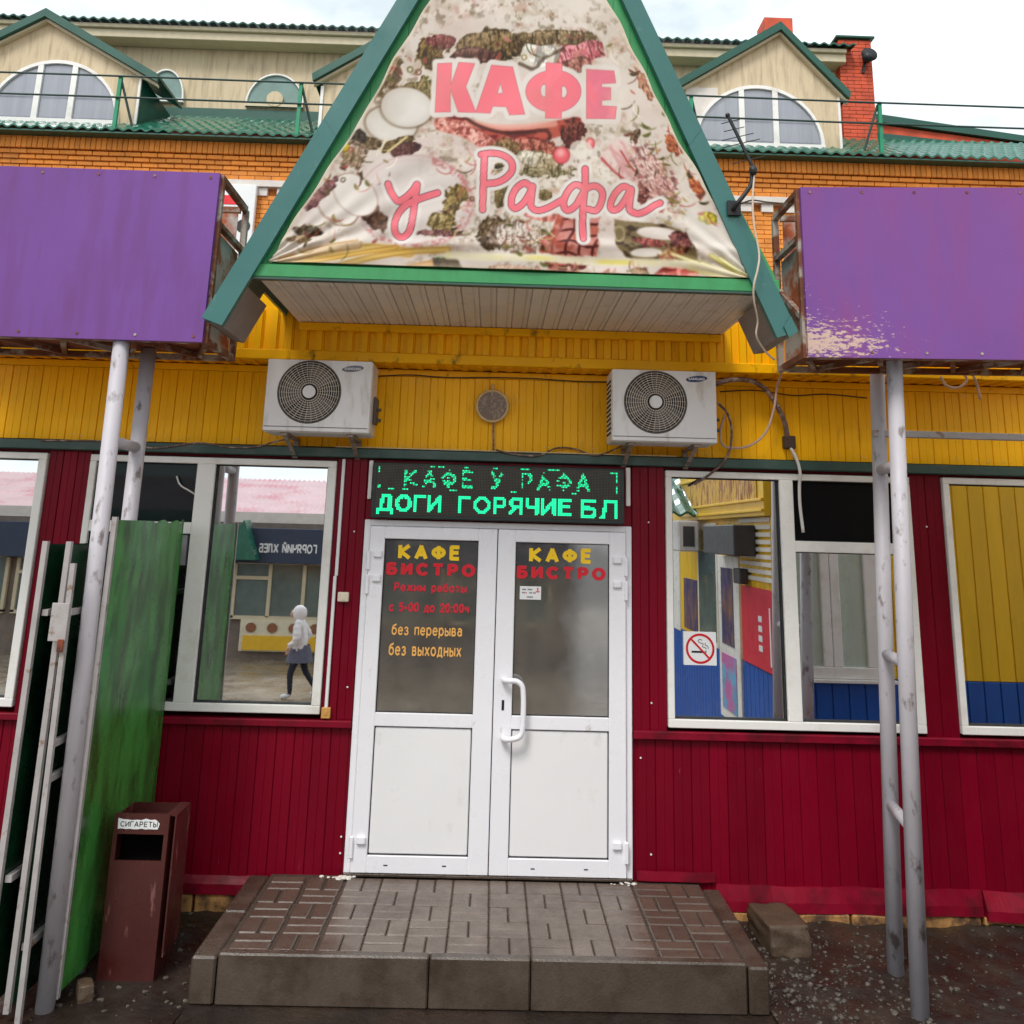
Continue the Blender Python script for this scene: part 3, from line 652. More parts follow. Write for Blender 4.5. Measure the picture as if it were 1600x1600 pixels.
# ================================================================== BANNER (printed cloth)
def banner():
    R, Cn = 470, 430
    z = np.linspace(0, 1, R)[:, None] * np.ones((1, Cn)); u = np.ones((R, 1)) * np.linspace(0, 1, Cn)[None]
    z0l, z0r, zt = 3.645, 3.635, 6.25
    sag = .02*np.sin(z*math.pi*2.0)
    zb = z0l + (z0r-z0l)*u
    Z = zb + (zt-zb)*z
    xl_ = np.interp(Z, [3.6, 3.628, 4.031, 4.522, 4.888, 4.997, 6.25], [-1.295, -1.278, -1.073, -.804, -.65, -.597, .03]) + .006*np.sin(Z*19)
    xr_ = np.interp(Z, [3.60, 3.837, 4.09, 4.517, 5.059, 6.25], [1.41, 1.302, 1.176, .947, .703, .12]) + .006*np.sin(Z*21)
    X = xl_ + (xr_-xl_)*u
    # fold relief: tension folds running out of the lower corners, slack along the hem
    def fan(cx, cz, a0, spread, k, r0):
        dx, dz = X-cx, Z-cz; r = np.hypot(dx, dz)+1e-6; a = np.arctan2(dz, dx)
        return np.sin((a-a0)*k + 1.2*np.sin(r*5)) * np.exp(-r/r0) * np.exp(-((a-a0)/spread)**2)
    D = .014*fan(-1.33, 3.62, .42, .35, 34, .75) + .013*fan(1.45, 3.61, math.pi-.45, .38, 32, .6)
    D += .010*np.exp(-((Z-3.70)/.05)**2)*np.sin(X*7+1) + .010*np.exp(-((Z-3.78-.02*np.sin(X*2))/.03)**2)
    D += .006*np.sin(X*3.1+Z*2.2) + .004*np.sin(X*11-Z*7) + .004*np.sin(14*(X+.55*Z)+2*np.sin(Z*4))*np.exp(-((X+.9)/.5)**2)
    Y = YC - .036 - np.abs(.006) - D
    Y = np.minimum(Y, YC-.022)
    # print, painted in the picture coordinates of the printed sheet
    v = np.stack([X, np.full_like(X, YC-.03), Z], -1) - np.array(CAM)
    A = np.array(RM); c = v @ A.T
    px = PPX + FPX*c[..., 0]/c[..., 2]; py = PPY + FPX*c[..., 1]/c[..., 2]
    def vnoise(x, y, seed):
        xi, yi = np.floor(x).astype(int), np.floor(y).astype(int); fx, fy = x-xi, y-yi
        fx = fx*fx*(3-2*fx); fy = fy*fy*(3-2*fy)
        def h(i, j):
            n = (i*374761393 + j*668265263 + seed*974711) & 0x7fffffff; n = ((n ^ (n >> 13))*1274126177) & 0x7fffffff
            return (n ^ (n >> 16)) % 10007/10007.0
        return (h(xi, yi)*(1-fx)+h(xi+1, yi)*fx)*(1-fy) + (h(xi, yi+1)*(1-fx)+h(xi+1, yi+1)*fx)*fy
    def fb(s, seed, o=4, ax=1, ay=1, rot=0):
        cx, sx = math.cos(rot), math.sin(rot); a = (px*cx+py*sx)*ax/s; b = (-px*sx+py*cx)*ay/s; r = 0; w_ = .5
        for k in range(o): r = r + w_*vnoise(a*2**k+7*k, b*2**k+3*k, seed+k); w_ *= .5
        return r/(1-.5**o)
    sm = lambda a, b, t: np.clip((t-a)/(b-a), 0, 1)
    img = np.zeros(px.shape+(3,)); img[:] = (214, 205, 197)
    def mix(m, col): 
        m = np.clip(m, 0, 1)[..., None]; img[:] = img*(1-m) + np.array(col, float)*m
    n1 = fb(60, 1); n2 = fb(26, 2); n3 = fb(11, 3); n4 = fb(5, 4, 3)
    mix(sm(.5, .7, n1)*.5, (226, 219, 210)); mix(sm(.52, .75, fb(80, 9))*.5, (208, 190, 184))
    # scattered chopped greens and crumbs
    bed = np.clip(sm(.42, .60, fb(75, 21)), 0, 1)
    bed = bed*.5
    mix(bed*sm(.54, .64, n3)*.6, (168, 150, 120)); mix(bed*sm(.60, .68, fb(9, 31))*.85, (96, 80, 54)); mix(bed*sm(.64, .70, fb(13, 41))*.7, (180, 128, 112))
    mix(bed*sm(.56, .64, fb(8, 51))*.7, (232, 224, 212))
    def ell(cx, cy, rx, ry, rot=0, soft=.06):
        c_, s_ = math.cos(rot), math.sin(rot); dx, dy = px-cx, py-cy; a = (dx*c_+dy*s_)/rx; b = (-dx*s_+dy*c_)/ry
        r = np.hypot(a, b); return sm(1+soft, 1-soft, r), r, a, b
    def blob(cx, cy, rx, ry, rot, col, dark, seed, tex=14, rough=.35, light=None):
        _, r, a, b = ell(cx, cy, rx, ry, rot); n = fb(tex, seed); m = sm(1.05, .95, r + (n-.5)*rough*2)
        lt = light or tuple(min(255, q+50) for q in col); sh = np.clip(.5+.5*(dx_(a, b, rot)), 0, 1)
        mix(m, col); mix(m*sh*.55, dark); mix(m*sm(.45, .1, sh)*.5, lt)
        mix(m*sm(.52, .66, fb(tex*.45, seed+5))*.65, dark); mix(m*sm(.54, .66, fb(tex*.34, seed+9, 3))*.6, lt)
        mix(m*sm(.56, .62, fb(tex*1.1, seed+13, 3, 3, .8, rot))*.6, tuple(q*.62 for q in dark)); mix(sm(.16, .02, np.abs(r-1.0))*m*.6, tuple(q*.7 for q in dark)); return m, r
    def dx_(a, b, rot): return .35*(a*math.cos(rot)-b*math.sin(rot))+.85*(a*math.sin(rot)+b*math.cos(rot))
    def poly(pts):
        P = np.array(pts, float); ins = np.zeros(px.shape, bool); n = len(P); dmin = np.full(px.shape, 1e9)
        for i in range(n):
            x1, y1 = P[i]; x2, y2 = P[(i+1) % n]
            cnd = ((y1 > py) != (y2 > py)); xx = (x2-x1)*(py-y1)/((y2-y1) if abs(y2-y1) > 1e-9 else 1e-9)+x1
            ins ^= cnd & (px < xx)
            t = np.clip(((px-x1)*(x2-x1)+(py-y1)*(y2-y1))/((x2-x1)**2+(y2-y1)**2+1e-9), 0, 1)
            dmin = np.minimum(dmin, np.hypot(px-x1-t*(x2-x1), py-y1-t*(y2-y1)))
        return np.where(ins, -dmin, dmin)
    def line(pts):
        d = np.full(px.shape, 1e9)
        for (x1, y1), (x2, y2) in zip(pts[:-1], pts[1:]):
            t = np.clip(((px-x1)*(x2-x1)+(py-y1)*(y2-y1))/((x2-x1)**2+(y2-y1)**2+1e-9), 0, 1)
            d = np.minimum(d, np.hypot(px-x1-t*(x2-x1), py-y1-t*(y2-y1)))
        return d
    def spl(pts, n=8): return [(p.x, p.y) for p in curve([(a, b, 0) for a, b in pts], n)]
    # ---- the food: meats, eggs, grilled steak, herbs, onions
    blob(765, 74, 60, 26, -.1, (140, 118, 84), (84, 68, 40), 61, 10); blob(740, 88, 36, 12, 0, (128, 92, 82), (96, 62, 56), 62, 14)
    blob(672, 84, 20, 26, .2, (140, 116, 70), (92, 74, 44), 63, 9); blob(690, 66, 22, 12, 0, (150, 96, 92), (110, 60, 58), 64, 9)
    blob(905, 86, 38, 22, -.35, (222, 140, 150), (176, 92, 100), 65, 9, .3, (240, 196, 196)); blob(900, 104, 26, 12, -.2, (180, 128, 116), (130, 84, 76), 66, 9)
    blob(842, 88, 30, 26, .2, (222, 216, 206), (206, 198, 186), 67, 20, .25); mix(sm(4, 1.5, np.abs(line(spl([(812, 100), (835, 108), (850, 92), (880, 78)]))))*.7, (88, 72, 56))
    blob(868, 60, 60, 12, 0, (160, 140, 110), (100, 84, 56), 68, 12)
    blob(600, 112, 26, 40, .5, (170, 152, 122), (112, 90, 66), 69, 9, .6); blob(560, 150, 12, 46, .5, (150, 104, 92), (86, 52, 46), 70, 8, .5)
    blob(650, 140, 26, 10, -.1, (136, 122, 80), (98, 84, 52), 71, 6, .3); blob(668, 138, 10, 20, -.3, (150, 136, 90), (104, 90, 56), 72, 6, .3)
    mix(sm(2.5, 1, line([(664, 122), (642, 160)])), (170, 148, 112)); mix(sm(2.5, 1, line([(690, 72), (676, 98)])), (110, 92, 70))
    for cx, cy, rx, ry in ((612, 196, 40, 28), (636, 170, 40, 31)):
        m, r, a, b = ell(cx, cy, rx, ry, .15, .03); mix(sm(1.16, 1.02, r)*.7, (120, 100, 76)); mix(m, (216, 211, 205)); mix(m*sm(.7, 1.0, r)*.35, (190, 180, 166))
    blob(622, 228, 30, 9, -.35, (124, 104, 66), (80, 60, 40), 73, 7, .3); blob(634, 236, 24, 10, -.25, (112, 74, 66), (84, 50, 46), 74, 7, .25)
    blob(580, 226, 26, 10, .25, (128, 108, 78), (80, 62, 42), 75, 7, .5); blob(558, 216, 14, 12, .2, (100, 88, 74), (70, 56, 44), 76, 6, .5)
    blob(552, 246, 22, 20, .3, (176, 156, 134), (132, 106, 86), 77, 7, .6); blob(541, 231, 6, 7, 0, (206, 188, 74), (160, 140, 40), 78, 5)
    mix(sm(3, 1, line([(604, 218), (594, 240)])), (222, 210, 186)); mix(sm(3, 1, line([(636, 216), (606, 240)])), (206, 190, 150))
    # sausage slices under КАФЕ
    d = line(spl([(706, 188), (742, 204), (784, 214), (830, 212), (872, 202), (900, 196)])); mix(sm(14, 11, d), (186, 100, 88)); mix(sm(14, 9, d)*sm(.48, .62, fb(16, 81, 3, 1, 3)), (128, 60, 54))
    d2 = line(spl([(730, 192), (770, 200), (820, 200), (866, 194)])); mix(sm(7, 3, d2)*.8, (228, 170, 156))
    d3 = line(spl([(712, 186), (744, 206), (790, 218), (850, 214)])); mix(sm(4, 1.5, np.abs(d3-9))*.8, (84, 48, 42))
    d = line(spl([(690, 196), (728, 206), (760, 226), (772, 236)])); mix(sm(13, 10, d), (206, 140, 128)); mix(sm(13, 9, d)*sm(.5, .6, n4), (232, 190, 178)); mix(sm(13, 9, d)*sm(.54, .62, fb(6, 82))*.9, (150, 84, 76))
    blob(895, 208, 18, 24, .3, (132, 78, 70), (74, 42, 38), 83, 7, .35, (190, 120, 106)); blob(830, 232, 46, 14, .12, (196, 130, 112), (122, 66, 56), 84, 8, .45)
    blob(790, 232, 22, 14, .1, (150, 124, 84), (96, 74, 46), 85, 6, .5); blob(845, 252, 36, 14, .1, (206, 196, 174), (130, 108, 76), 86, 6, .4)
    blob(826, 248, 18, 11, .2, (222, 214, 198), (196, 184, 160), 87, 9, .2); blob(850, 270, 50, 7, 0, (170, 160, 130), (96, 84, 56), 88, 5, .9)
    for cx, cy, rx, ry in ((877, 243, 13, 13), (922, 225, 7, 9)):
        m, r, a, b = ell(cx, cy, rx, ry, 0, .05); mix(sm(1.15, 1, r)*.5, (120, 50, 50)); mix(m, (224, 118, 124)); mix(m*sm(.75, .2, np.hypot(a+.1, b+.3))*.8, (244, 190, 186)); mix(m*sm(.7, 1.0, r)*.5, (176, 70, 80))
    m, r, a, b = ell(908, 234, 18, 14, .2, .05); mix(m*(r > 0)*.8, (222, 216, 206))
    # plate and pale meat behind the word
    m, r, a, b = ell(648, 318, 92, 74, 0, .02); mix(m*.9, (212, 203, 198)); mix(sm(.04, .0, np.abs(r-.98))*.4, (190, 150, 148)); mix(sm(.06, .0, np.abs(r-.90))*.25, (200, 170, 166))
    rim = sm(.10, .04, np.abs(r-.93))*sm(.46, .56, fb(4, 91))*((b > .55) | (a > .3)); mix(rim*.8, (190, 128, 126))
    blob(585, 340, 30, 15, .75, (128, 100, 84), (84, 60, 50), 92, 9, .3); m, r, a, b = ell(528, 322, 38, 26, .75, .04); mix(m, (216, 208, 200)); mix(sm(.07, 0, np.abs(r-1))*.8, (130, 100, 84))
    m, r, a, b = ell(556, 306, 40, 28, .75, .04); mix(m, (220, 213, 206)); mix(sm(.05, 0, np.abs(r-1))*.6, (146, 114, 98))
    blob(500, 305, 38, 9, -.75, (168, 126, 124), (112, 76, 78), 93, 7, .5); blob(480, 362, 22, 9, .15, (110, 96, 76), (70, 58, 42), 94, 7, .35)
    blob(470, 375, 20, 6, 0, (180, 158, 130), (130, 106, 80), 95, 7, .4); blob(715, 305, 18, 14, 0, (160, 138, 84), (104, 86, 48), 96, 6, .5); blob(704, 328, 12, 24, .2, (150, 130, 80), (100, 82, 46), 97, 6, .5)
    blob(690, 352, 20, 18, .3, (172, 154, 112), (112, 96, 58), 98, 8, .5); blob(682, 366, 34, 5, .05, (150, 110, 104), (110, 70, 70), 99, 5, .5)
    # bottom left onion greens / yellow streaks
    for pts, c_, w_ in (([(445, 414), (520, 400), (580, 390), (640, 396)], (226, 196, 120), 8), ([(460, 414), (520, 404), (568, 396), (620, 388)], (214, 178, 98), 4), ([(530, 416), (590, 402), (640, 394), (700, 392)], (220, 186, 106), 5), ([(640, 420), (670, 414), (690, 412)], (214, 166, 112), 6), ([(440, 408), (500, 392), (560, 384)], (214, 190, 160), 8)):
        d = line(spl(pts)); mix(sm(w_+2, w_-2, d)*.85, c_); mix(sm(1.8, .6, np.abs(d-w_*.7))*.5, (160, 120, 70))
    blob(690, 410, 14, 8, 0, (150, 176, 130), (110, 140, 96), 101, 9, .3)
    m = sm(1, -1, poly([(676, 404), (714, 404), (726, 428), (690, 430), (678, 418)])); mix(m, (104, 92, 78)); mix(m*sm(.5, .65, fb(9, 102, 3, 3, 1)), (66, 56, 46))
    # middle: crumbs, mushrooms, steak
    blob(772, 366, 24, 26, .3, (126, 106, 78), (80, 62, 44), 103, 6, .45); blob(812, 372, 44, 26, .1, (216, 208, 198), (150, 116, 98), 104, 5, .5); blob(783, 305, 10, 22, .2, (140, 124, 84), (100, 84, 54), 105, 7, .25); blob(852, 306, 12, 9, .2, (136, 120, 80), (96, 80, 50), 106, 6, .25)
    blob(780, 262, 8, 6, 0, (120, 106, 70), (60, 50, 36), 107, 4, .5); blob(850, 340, 30, 7, .1, (226, 160, 148), (200, 120, 110), 108, 9, .3)
    st = poly([(871, 336), (905, 346), (936, 338), (932, 400), (876, 402), (842, 396), (846, 378), (864, 360)]) + (fb(9, 109)-.5)*6
    m = sm(1, -1.5, st); mix(m, (206, 148, 140)); mix(m*sm(.48, .66, fb(12, 110)), (186, 108, 92)); mix(m*sm(14, 2, -st)*.6*sm(.4, .6, n3), (170, 88, 66))
    ux = (px-880)*.97+(py-370)*.2; uy = -(px-880)*.13+(py-370)*.98
    gm = np.maximum(sm(2.6, 1.4, np.abs((ux+4*np.sin(uy*.1)) % 21-10.5)), sm(2.6, 1.4, np.abs((uy+3*np.sin(ux*.12)) % 18-9)))
    mix(m*gm*sm(870, 880, px+(py-370)*.2)*.95, (96, 46, 42)); mix(m*gm*sm(880, 860, px)*.5, (120, 60, 50))
    m = sm(1, -1.5, poly([(850, 410), (920, 414), (906, 424), (892, 438), (862, 434)])+(fb(7, 111)-.5)*5); mix(m, (176, 104, 94)); mix(m*sm(.5, .6, fb(7, 112)), (96, 48, 44))
    # right: veal, prawns, bowl of beans
    for pts in ([(940, 250), (966, 274), (980, 284)], [(968, 236), (985, 262), (1008, 280)], [(990, 232), (1000, 250), (1002, 262)]):
        mix(sm(3.5, 1, line(spl(pts)))*.8, (196, 108, 110))
    m = sm(2, -2, poly([(938, 246), (958, 218), (985, 226), (1005, 262), (1012, 290), (975, 292)])); mix(m*.6, (222, 196, 192)); mix(m*sm(.5, .65, fb(18, 121, 3, .6, 3, .9))*.6, (206, 150, 150))
    for pts in ([(940, 248), (958, 268), (974, 280)], [(970, 238), (986, 262), (1006, 282)]): mix(sm(2.2, .8, line(spl(pts)))*.8, (176, 86, 84))
    blob(1004, 300, 11, 20, .1, (146, 84, 76), (96, 52, 48), 122, 6, .2); blob(992, 214, 6, 12, .5, (130, 108, 84), (84, 66, 50), 123, 5, .2)
    blob(1022, 275, 26, 50, -.5, (214, 190, 182), (170, 110, 104), 124, 6, .7); blob(1050, 225, 10, 20, -.5, (196, 120, 84), (140, 76, 54), 125, 6, .5); blob(1086, 292, 8, 22, -.5, (196, 124, 84), (140, 76, 54), 126, 6, .5); blob(1008, 138, 8, 30, -.5, (190, 150, 124), (140, 96, 76), 127, 6, .6)
    bw = poly([(958, 342), (985, 346), (1030, 350), (1062, 360), (1080, 376), (1092, 408), (1010, 410), (978, 404), (962, 384)])+(fb(9, 131)-.5)*4
    m = sm(1, -1.5, bw); mix(m, (140, 124, 96)); mix(m*sm(.48, .66, fb(14, 132, 4, 1, 2, .2)), (84, 68, 52)); 
    m2, r, a, b = ell(1030, 366, 36, 10, .1, .08); mix(m*m2, (216, 206, 200)); blob(1062, 378, 18, 16, .4, (140, 84, 80), (90, 50, 48), 133, 7, .3); blob(1016, 380, 26, 7, .1, (180, 104, 98), (116, 56, 52), 134, 5, .5); m2, r, a, b = ell(1010, 396, 26, 7, 0, .1); mix(m*m2, (216, 208, 200)); blob(1048, 398, 22, 10, -.3, (176, 158, 112), (150, 70, 62), 135, 8, .4)
    m2, r, a, b = ell(967, 366, 12, 16, 0, .08); mix(m*sm(.18, .06, np.abs(r-.7)), (170, 158, 124))
    m = sm(1, -1.5, poly([(1018, 432), (1036, 418), (1092, 418), (1090, 446), (1034, 440)])); mix(m, (206, 92, 88)); mix(m*sm(.5, .62, fb(14, 136, 3, 1, 3, -.3)), (140, 60, 56)); mix(m*sm(.6, .7, fb(10, 137)), (236, 160, 150)); mix(m*sm(436, 442, py)*.8, (84, 40, 40))
    blob(960, 436, 28, 9, .1, (120, 104, 82), (78, 62, 48), 138, 7, .4); blob(1000, 430, 20, 9, .3, (160, 144, 108), (110, 96, 60), 139, 5, .6); blob(800, 424, 50, 8, .03, (214, 190, 172), (190, 120, 96), 140, 6, .7)
    # onion greens fanning from the right corner, long yellow stalks above the hem
    blob(1105, 342, 14, 10, .2, (206, 196, 84), (150, 140, 50), 141, 7, .3); mix(sm(24, 6, line([(1080, 346), (1170, 440)]))*.75, (228, 224, 216))
    for k, (x1, y1) in enumerate(((1050, 398), (1075, 420), (1096, 412), (1110, 400), (1125, 404), (1105, 436))):
        d = line([(x1, y1), (1178, 444)]); mix(sm(4, 1.5, d)*.75, (206, 196, 110) if k % 2 else (232, 226, 180)); mix(sm(1.4, .5, np.abs(d-3.5))*.4, (150, 140, 70))
    d = line(spl([(700, 400), (780, 404), (860, 406), (960, 410), (1060, 414), (1120, 424), (1178, 444)])); mix(sm(8, 4, d)*.9, (224, 216, 190)); mix(sm(5, 2, d)*sm(.4, .6, fb(60, 142, 2, 1, .2))*.8, (222, 210, 120))
    # garnish: small leaves, rings, crumbs and sprigs between the dishes
    rg = random.Random(77)
    zones = [(560, 80, 690, 130, 26), (500, 230, 620, 300, 26), (690, 235, 800, 275, 22), (980, 110, 1060, 230, 24), (960, 225, 1100, 330, 34), (1030, 300, 1130, 350, 14), (790, 340, 860, 400, 26), (690, 285, 760, 370, 14), (760, 60, 960, 96, 22), (780, 415, 1010, 440, 26), (460, 340, 600, 400, 16)]
    pal = [(112, 112, 62), (84, 72, 46), (150, 134, 86), (176, 104, 92), (206, 150, 138), (234, 226, 212), (128, 84, 70), (196, 176, 132)]
    for x0_, y0_, x1_, y1_, nn in zones:
        for _ in range(nn):
            cx, cy = rg.uniform(x0_, x1_), rg.uniform(y0_, y1_); c_ = rg.choice(pal); k = rg.random(); ro = rg.uniform(-1.4, 1.4); sub = (np.abs(px-cx) < 22) & (np.abs(py-cy) < 22)
            ii = np.where(sub.any(1))[0]; jj = np.where(sub.any(0))[0]
            if not len(ii): continue
            sl_ = (slice(ii[0], ii[-1]+1), slice(jj[0], jj[-1]+1)); dx, dy = px[sl_]-cx, py[sl_]-cy; a = dx*math.cos(ro)+dy*math.sin(ro); b = -dx*math.sin(ro)+dy*math.cos(ro)
            if k < .5: rr_ = np.hypot(a/rg.uniform(4, 9), (b+.04*a*a)/rg.uniform(1.5, 3.4)); mk = sm(1.15, .8, rr_)
            elif k < .54: q_ = rg.uniform(3, 5); rr_ = np.hypot(a, b)/q_; mk = sm(.34, .14, np.abs(rr_-.85))
            else: mk = sm(1.3, .5, np.abs(b+.03*a*a))*sm(15, 11, np.abs(a))
            mk = mk[..., None]*.85; img[sl_] = img[sl_]*(1-mk)+np.array(c_, float)*mk
            if k < .5: mk2 = (sm(.7, .3, np.abs(b))*sm(7, 4, np.abs(a)))[..., None]*.5; img[sl_] = img[sl_]*(1-mk2)+np.array(c_, float)*.55*mk2
    for _ in range(1): img[1:-1, 1:-1] = (img[1:-1, 1:-1]*2+img[:-2, 1:-1]+img[2:, 1:-1]+img[1:-1, :-2]+img[1:-1, 2:])/6
    img[:] = np.clip((img-196)*1.2+187, 0, 255)
    # ---- lettering with pale halo
    K = [[(684, 101), (706, 100), (705, 135), (717, 99), (742, 101), (728, 138), (744, 177), (716, 177), (704, 143), (704, 177), (680, 178), (682, 140)],
         [(768, 103), (801, 105), (820, 180), (796, 181), (791, 168), (770, 167), (766, 178), (743, 177)]]
    E_ = [(916, 110), (959, 112), (962, 131), (940, 132), (940, 137), (954, 138), (954, 157), (940, 158), (940, 166), (963, 168), (961, 187), (916, 186)]
    dk = np.minimum(poly(K[0]), poly(K[1])); dk = np.maximum(dk, -poly([(782, 130), (786, 146), (777, 147)]))
    _, r, a, b = ell(864.5, 144, 43, 33, 0); ring = (r-1)*33; hole = np.minimum((ell(850, 143, 5.5, 10)[1]-1)*6, (ell(880, 145, 5.5, 9)[1]-1)*6)
    ph = np.minimum(np.maximum(ring, -hole), poly([(853, 99), (878, 101), (877, 186), (852, 186)]))
    dk = np.minimum(np.minimum(dk, ph), poly(E_))
    solid = np.minimum(np.minimum(np.minimum(poly(K[0]), poly(K[1])), ring), poly(E_))
    mix(sm(9.5, 6.5, solid + (fb(14, 151)-.5)*3), (217, 208, 201)); mix(sm(1.2, -.2, dk), (196, 110, 116))
    ink = sm(0, -1.2, dk); mix(ink, (236, 116, 128)); fold = sm(.5, .7, fb(40, 152, 3, 1.6, .4, -.55)); mix(ink*fold*.5*sm(880, 930, px), (206, 110, 140)); mix(ink*sm(.55, .7, fb(36, 153, 3, 1.2, .5, .5))*.35, (246, 160, 172))  # fold shading of the cloth is painted into the letter ink
    W = [[(607, 290), (612, 303), (622, 316), (634, 311), (646, 299), (652, 290), (650, 305), (648, 318), (645, 342), (640, 362), (629, 372), (619, 366), (617, 352), (622, 336), (634, 322), (648, 315), (664, 309), (684, 303)],
         [(757, 245), (756, 270), (755, 300), (754, 330)], [(752, 243), (766, 241), (784, 244), (798, 254), (800, 268), (790, 280), (776, 287), (760, 289)],
         [(830, 294), (820, 287), (808, 294), (800, 308), (799, 322), (806, 327), (818, 318), (828, 302), (832, 292), (830, 310), (830, 324), (840, 330), (856, 326), (880, 313)],
         [(914, 265), (914, 290), (911, 320), (910, 350), (911, 374)], [(912, 294), (898, 290), (886, 302), (880, 320), (886, 330), (898, 324), (908, 308), (916, 296), (930, 292), (941, 302), (938, 320), (930, 330), (918, 328)],
         [(984, 296), (974, 292), (962, 302), (954, 318), (956, 328), (966, 326), (976, 314), (986, 296), (984, 314), (984, 328), (996, 334), (1010, 330), (1022, 322), (1031, 318)]]
    dw = np.full(px.shape, 1e9)
    for s_ in W: dw = np.minimum(dw, line(spl(s_, 6)))
    mix(sm(13, 10, dw), (216, 208, 202)); mix(sm(6.4, 5.2, dw), (112, 58, 68)); mix(sm(5.2, 4.2, dw), (232, 112, 124)); mix(sm(5, 3, dw)*sm(.5, .7, fb(20, 161))*.4, (244, 150, 160))
    # edge hem of the cloth: pale and soiled
    he = np.minimum(u, 1-u)*(xr_-xl_); mix(sm(.018, .008, he)*.85, (214, 202, 180)); mix(sm(.03, .0, (Z-zb))*.5, (206, 190, 166)); mix(sm(.5, .7, fb(50, 171))*.12, (150, 130, 100))
    col = img/255.0*.965; col = np.where(col <= .04045, col/12.92, ((col+.055)/1.055)**2.4)
    V_ = np.stack([X, Y, Z], -1).reshape(-1, 3)
    idx = np.arange(R*Cn).reshape(R, Cn); q = np.stack([idx[:-1, :-1], idx[:-1, 1:], idx[1:, 1:], idx[1:, :-1]], -1).reshape(-1, 4)
    me = bpy.data.meshes.new('banner'); me.vertices.add(len(V_)); me.vertices.foreach_set('co', V_.ravel().astype(np.float32))
    me.loops.add(q.size); me.loops.foreach_set('vertex_index', q.ravel().astype(np.int32))
    me.polygons.add(len(q)); me.polygons.foreach_set('loop_start', np.arange(0, q.size, 4, dtype=np.int32)); me.polygons.foreach_set('loop_total', np.full(len(q), 4, np.int32))
    me.polygons.foreach_set('use_smooth', np.ones(len(q), bool)); me.update(calc_edges=True)
    ca = me.color_attributes.new('print', 'FLOAT_COLOR', 'POINT')
    ca.data.foreach_set('color', np.concatenate([col.reshape(-1, 3), np.ones((R*Cn, 1))], 1).ravel().astype(np.float32))
    m = bpy.data.materials.new('printed_cloth'); m.use_nodes = True; n_, l_ = m.node_tree.nodes, m.node_tree.links
    at_ = n_.new('ShaderNodeVertexColor'); at_.layer_name = 'print'; p = n_['Principled BSDF']; l_.new(at_.outputs[0], p.inputs['Base Color']); p.inputs['Roughness'].default_value = .55; p.inputs['Specular IOR Level'].default_value = .25
    nz = n_.new('ShaderNodeTexNoise'); nz.inputs['Scale'].default_value = 900; bp = n_.new('ShaderNodeBump'); bp.inputs['Strength'].default_value = .15; bp.inputs['Distance'].default_value = .002
    l_.new(nz.outputs[0], bp.inputs['Height']); l_.new(bp.outputs[0], p.inputs['Normal'])
    me.materials.append(m)
    o = bpy.data.objects.new('banner', me); COL.objects.link(o)
    md = o.modifiers.new('cloth', 'SOLIDIFY'); md.thickness = .002; md.offset = 1; md.use_rim = True
    return tag(o, 'wrinkled triangular printed cloth banner with pink cafe name and food pictures on the gable', 'banner')
banner()

# ================================================================== LED SIGN
led = thing('led_display', 'dark LED board with two rows of green lit text above the white double door', 'led sign', (.03, -.06, 2.31))
LX0, LX1, LZ0, LZ1 = -.787, .846, 2.31, 2.665
MB().box(LX0, LX1, -.105, -.056, LZ0, LZ1, .006).build('housing', M['led_body'], led)
MB().box(LX0+.018, LX1-.018, -.1065, -.1052, LZ0+.02, LZ1-.012).build('mask', M['led_face'], led)
NX, NZ = 160, 32
on = np.zeros((NZ, NX), bool)
def raster(body, x0, x1, z0, z1, hw, gap=.32):
    ss = strokes(body, gap); P = np.array([p for q in ss for p in q]); lo, hi = P.min(0), P.max(0)
    gx, gz_ = np.meshgrid(np.arange(NX)+.5, np.arange(NZ)+.5)
    for q in ss:
        Q = [(x0+hw+(a-lo[0])/(hi[0]-lo[0])*(x1-x0-2*hw), z0+hw+(b-lo[1])/(hi[1]-lo[1])*(z1-z0-2*hw)) for a, b in q]
        for (xa, ya), (xb, yb) in zip(Q[:-1], Q[1:]):
            t = np.clip(((gx-xa)*(xb-xa)+(gz_-ya)*(yb-ya))/((xb-xa)**2+(yb-ya)**2+1e-9), 0, 1)
            on[np.hypot(gx-xa-t*(xb-xa), gz_-ya-t*(yb-ya)) <= hw] = True
raster('КАФЕ У РАФА', 18, 140, 18, 29.6, .95, .55)
rl = random.Random(21)
for r in range(16, 32):                     # the upper rows have dead segments
    x = 0
    while x < NX:
        k = rl.randint(2, 5)
        if rl.random() < .20: on[r, x:x+k] = False
        x += k
for r, pr_ in ((31, .42), (16, .34)):
    x = 8
    while x < NX-6:
        k = rl.randint(3, 8)
        if rl.random() < pr_*.62: on[r, x:x+k] = True
        x += k+rl.randint(2, 7)
on[27:31, 1:2] = True; on[17:19, 1:3] = True; on[30, 153:158] = True; on[24:31, 157] = True; on[17:22, 157] = True
raster('ДОГИ', 1, 43, .2, 13, 1.2); raster('ГОРЯЧИЕ', 54, 128, 2, 13.2, 1.15, .36); raster('БЛ', 134, 158, .6, 13, 1.15)
px_ = (LX1-LX0-.05)/NX; pz_ = (LZ1-LZ0-.04)/NZ
m_on, m_off, m_dim = MB(), MB(), MB()
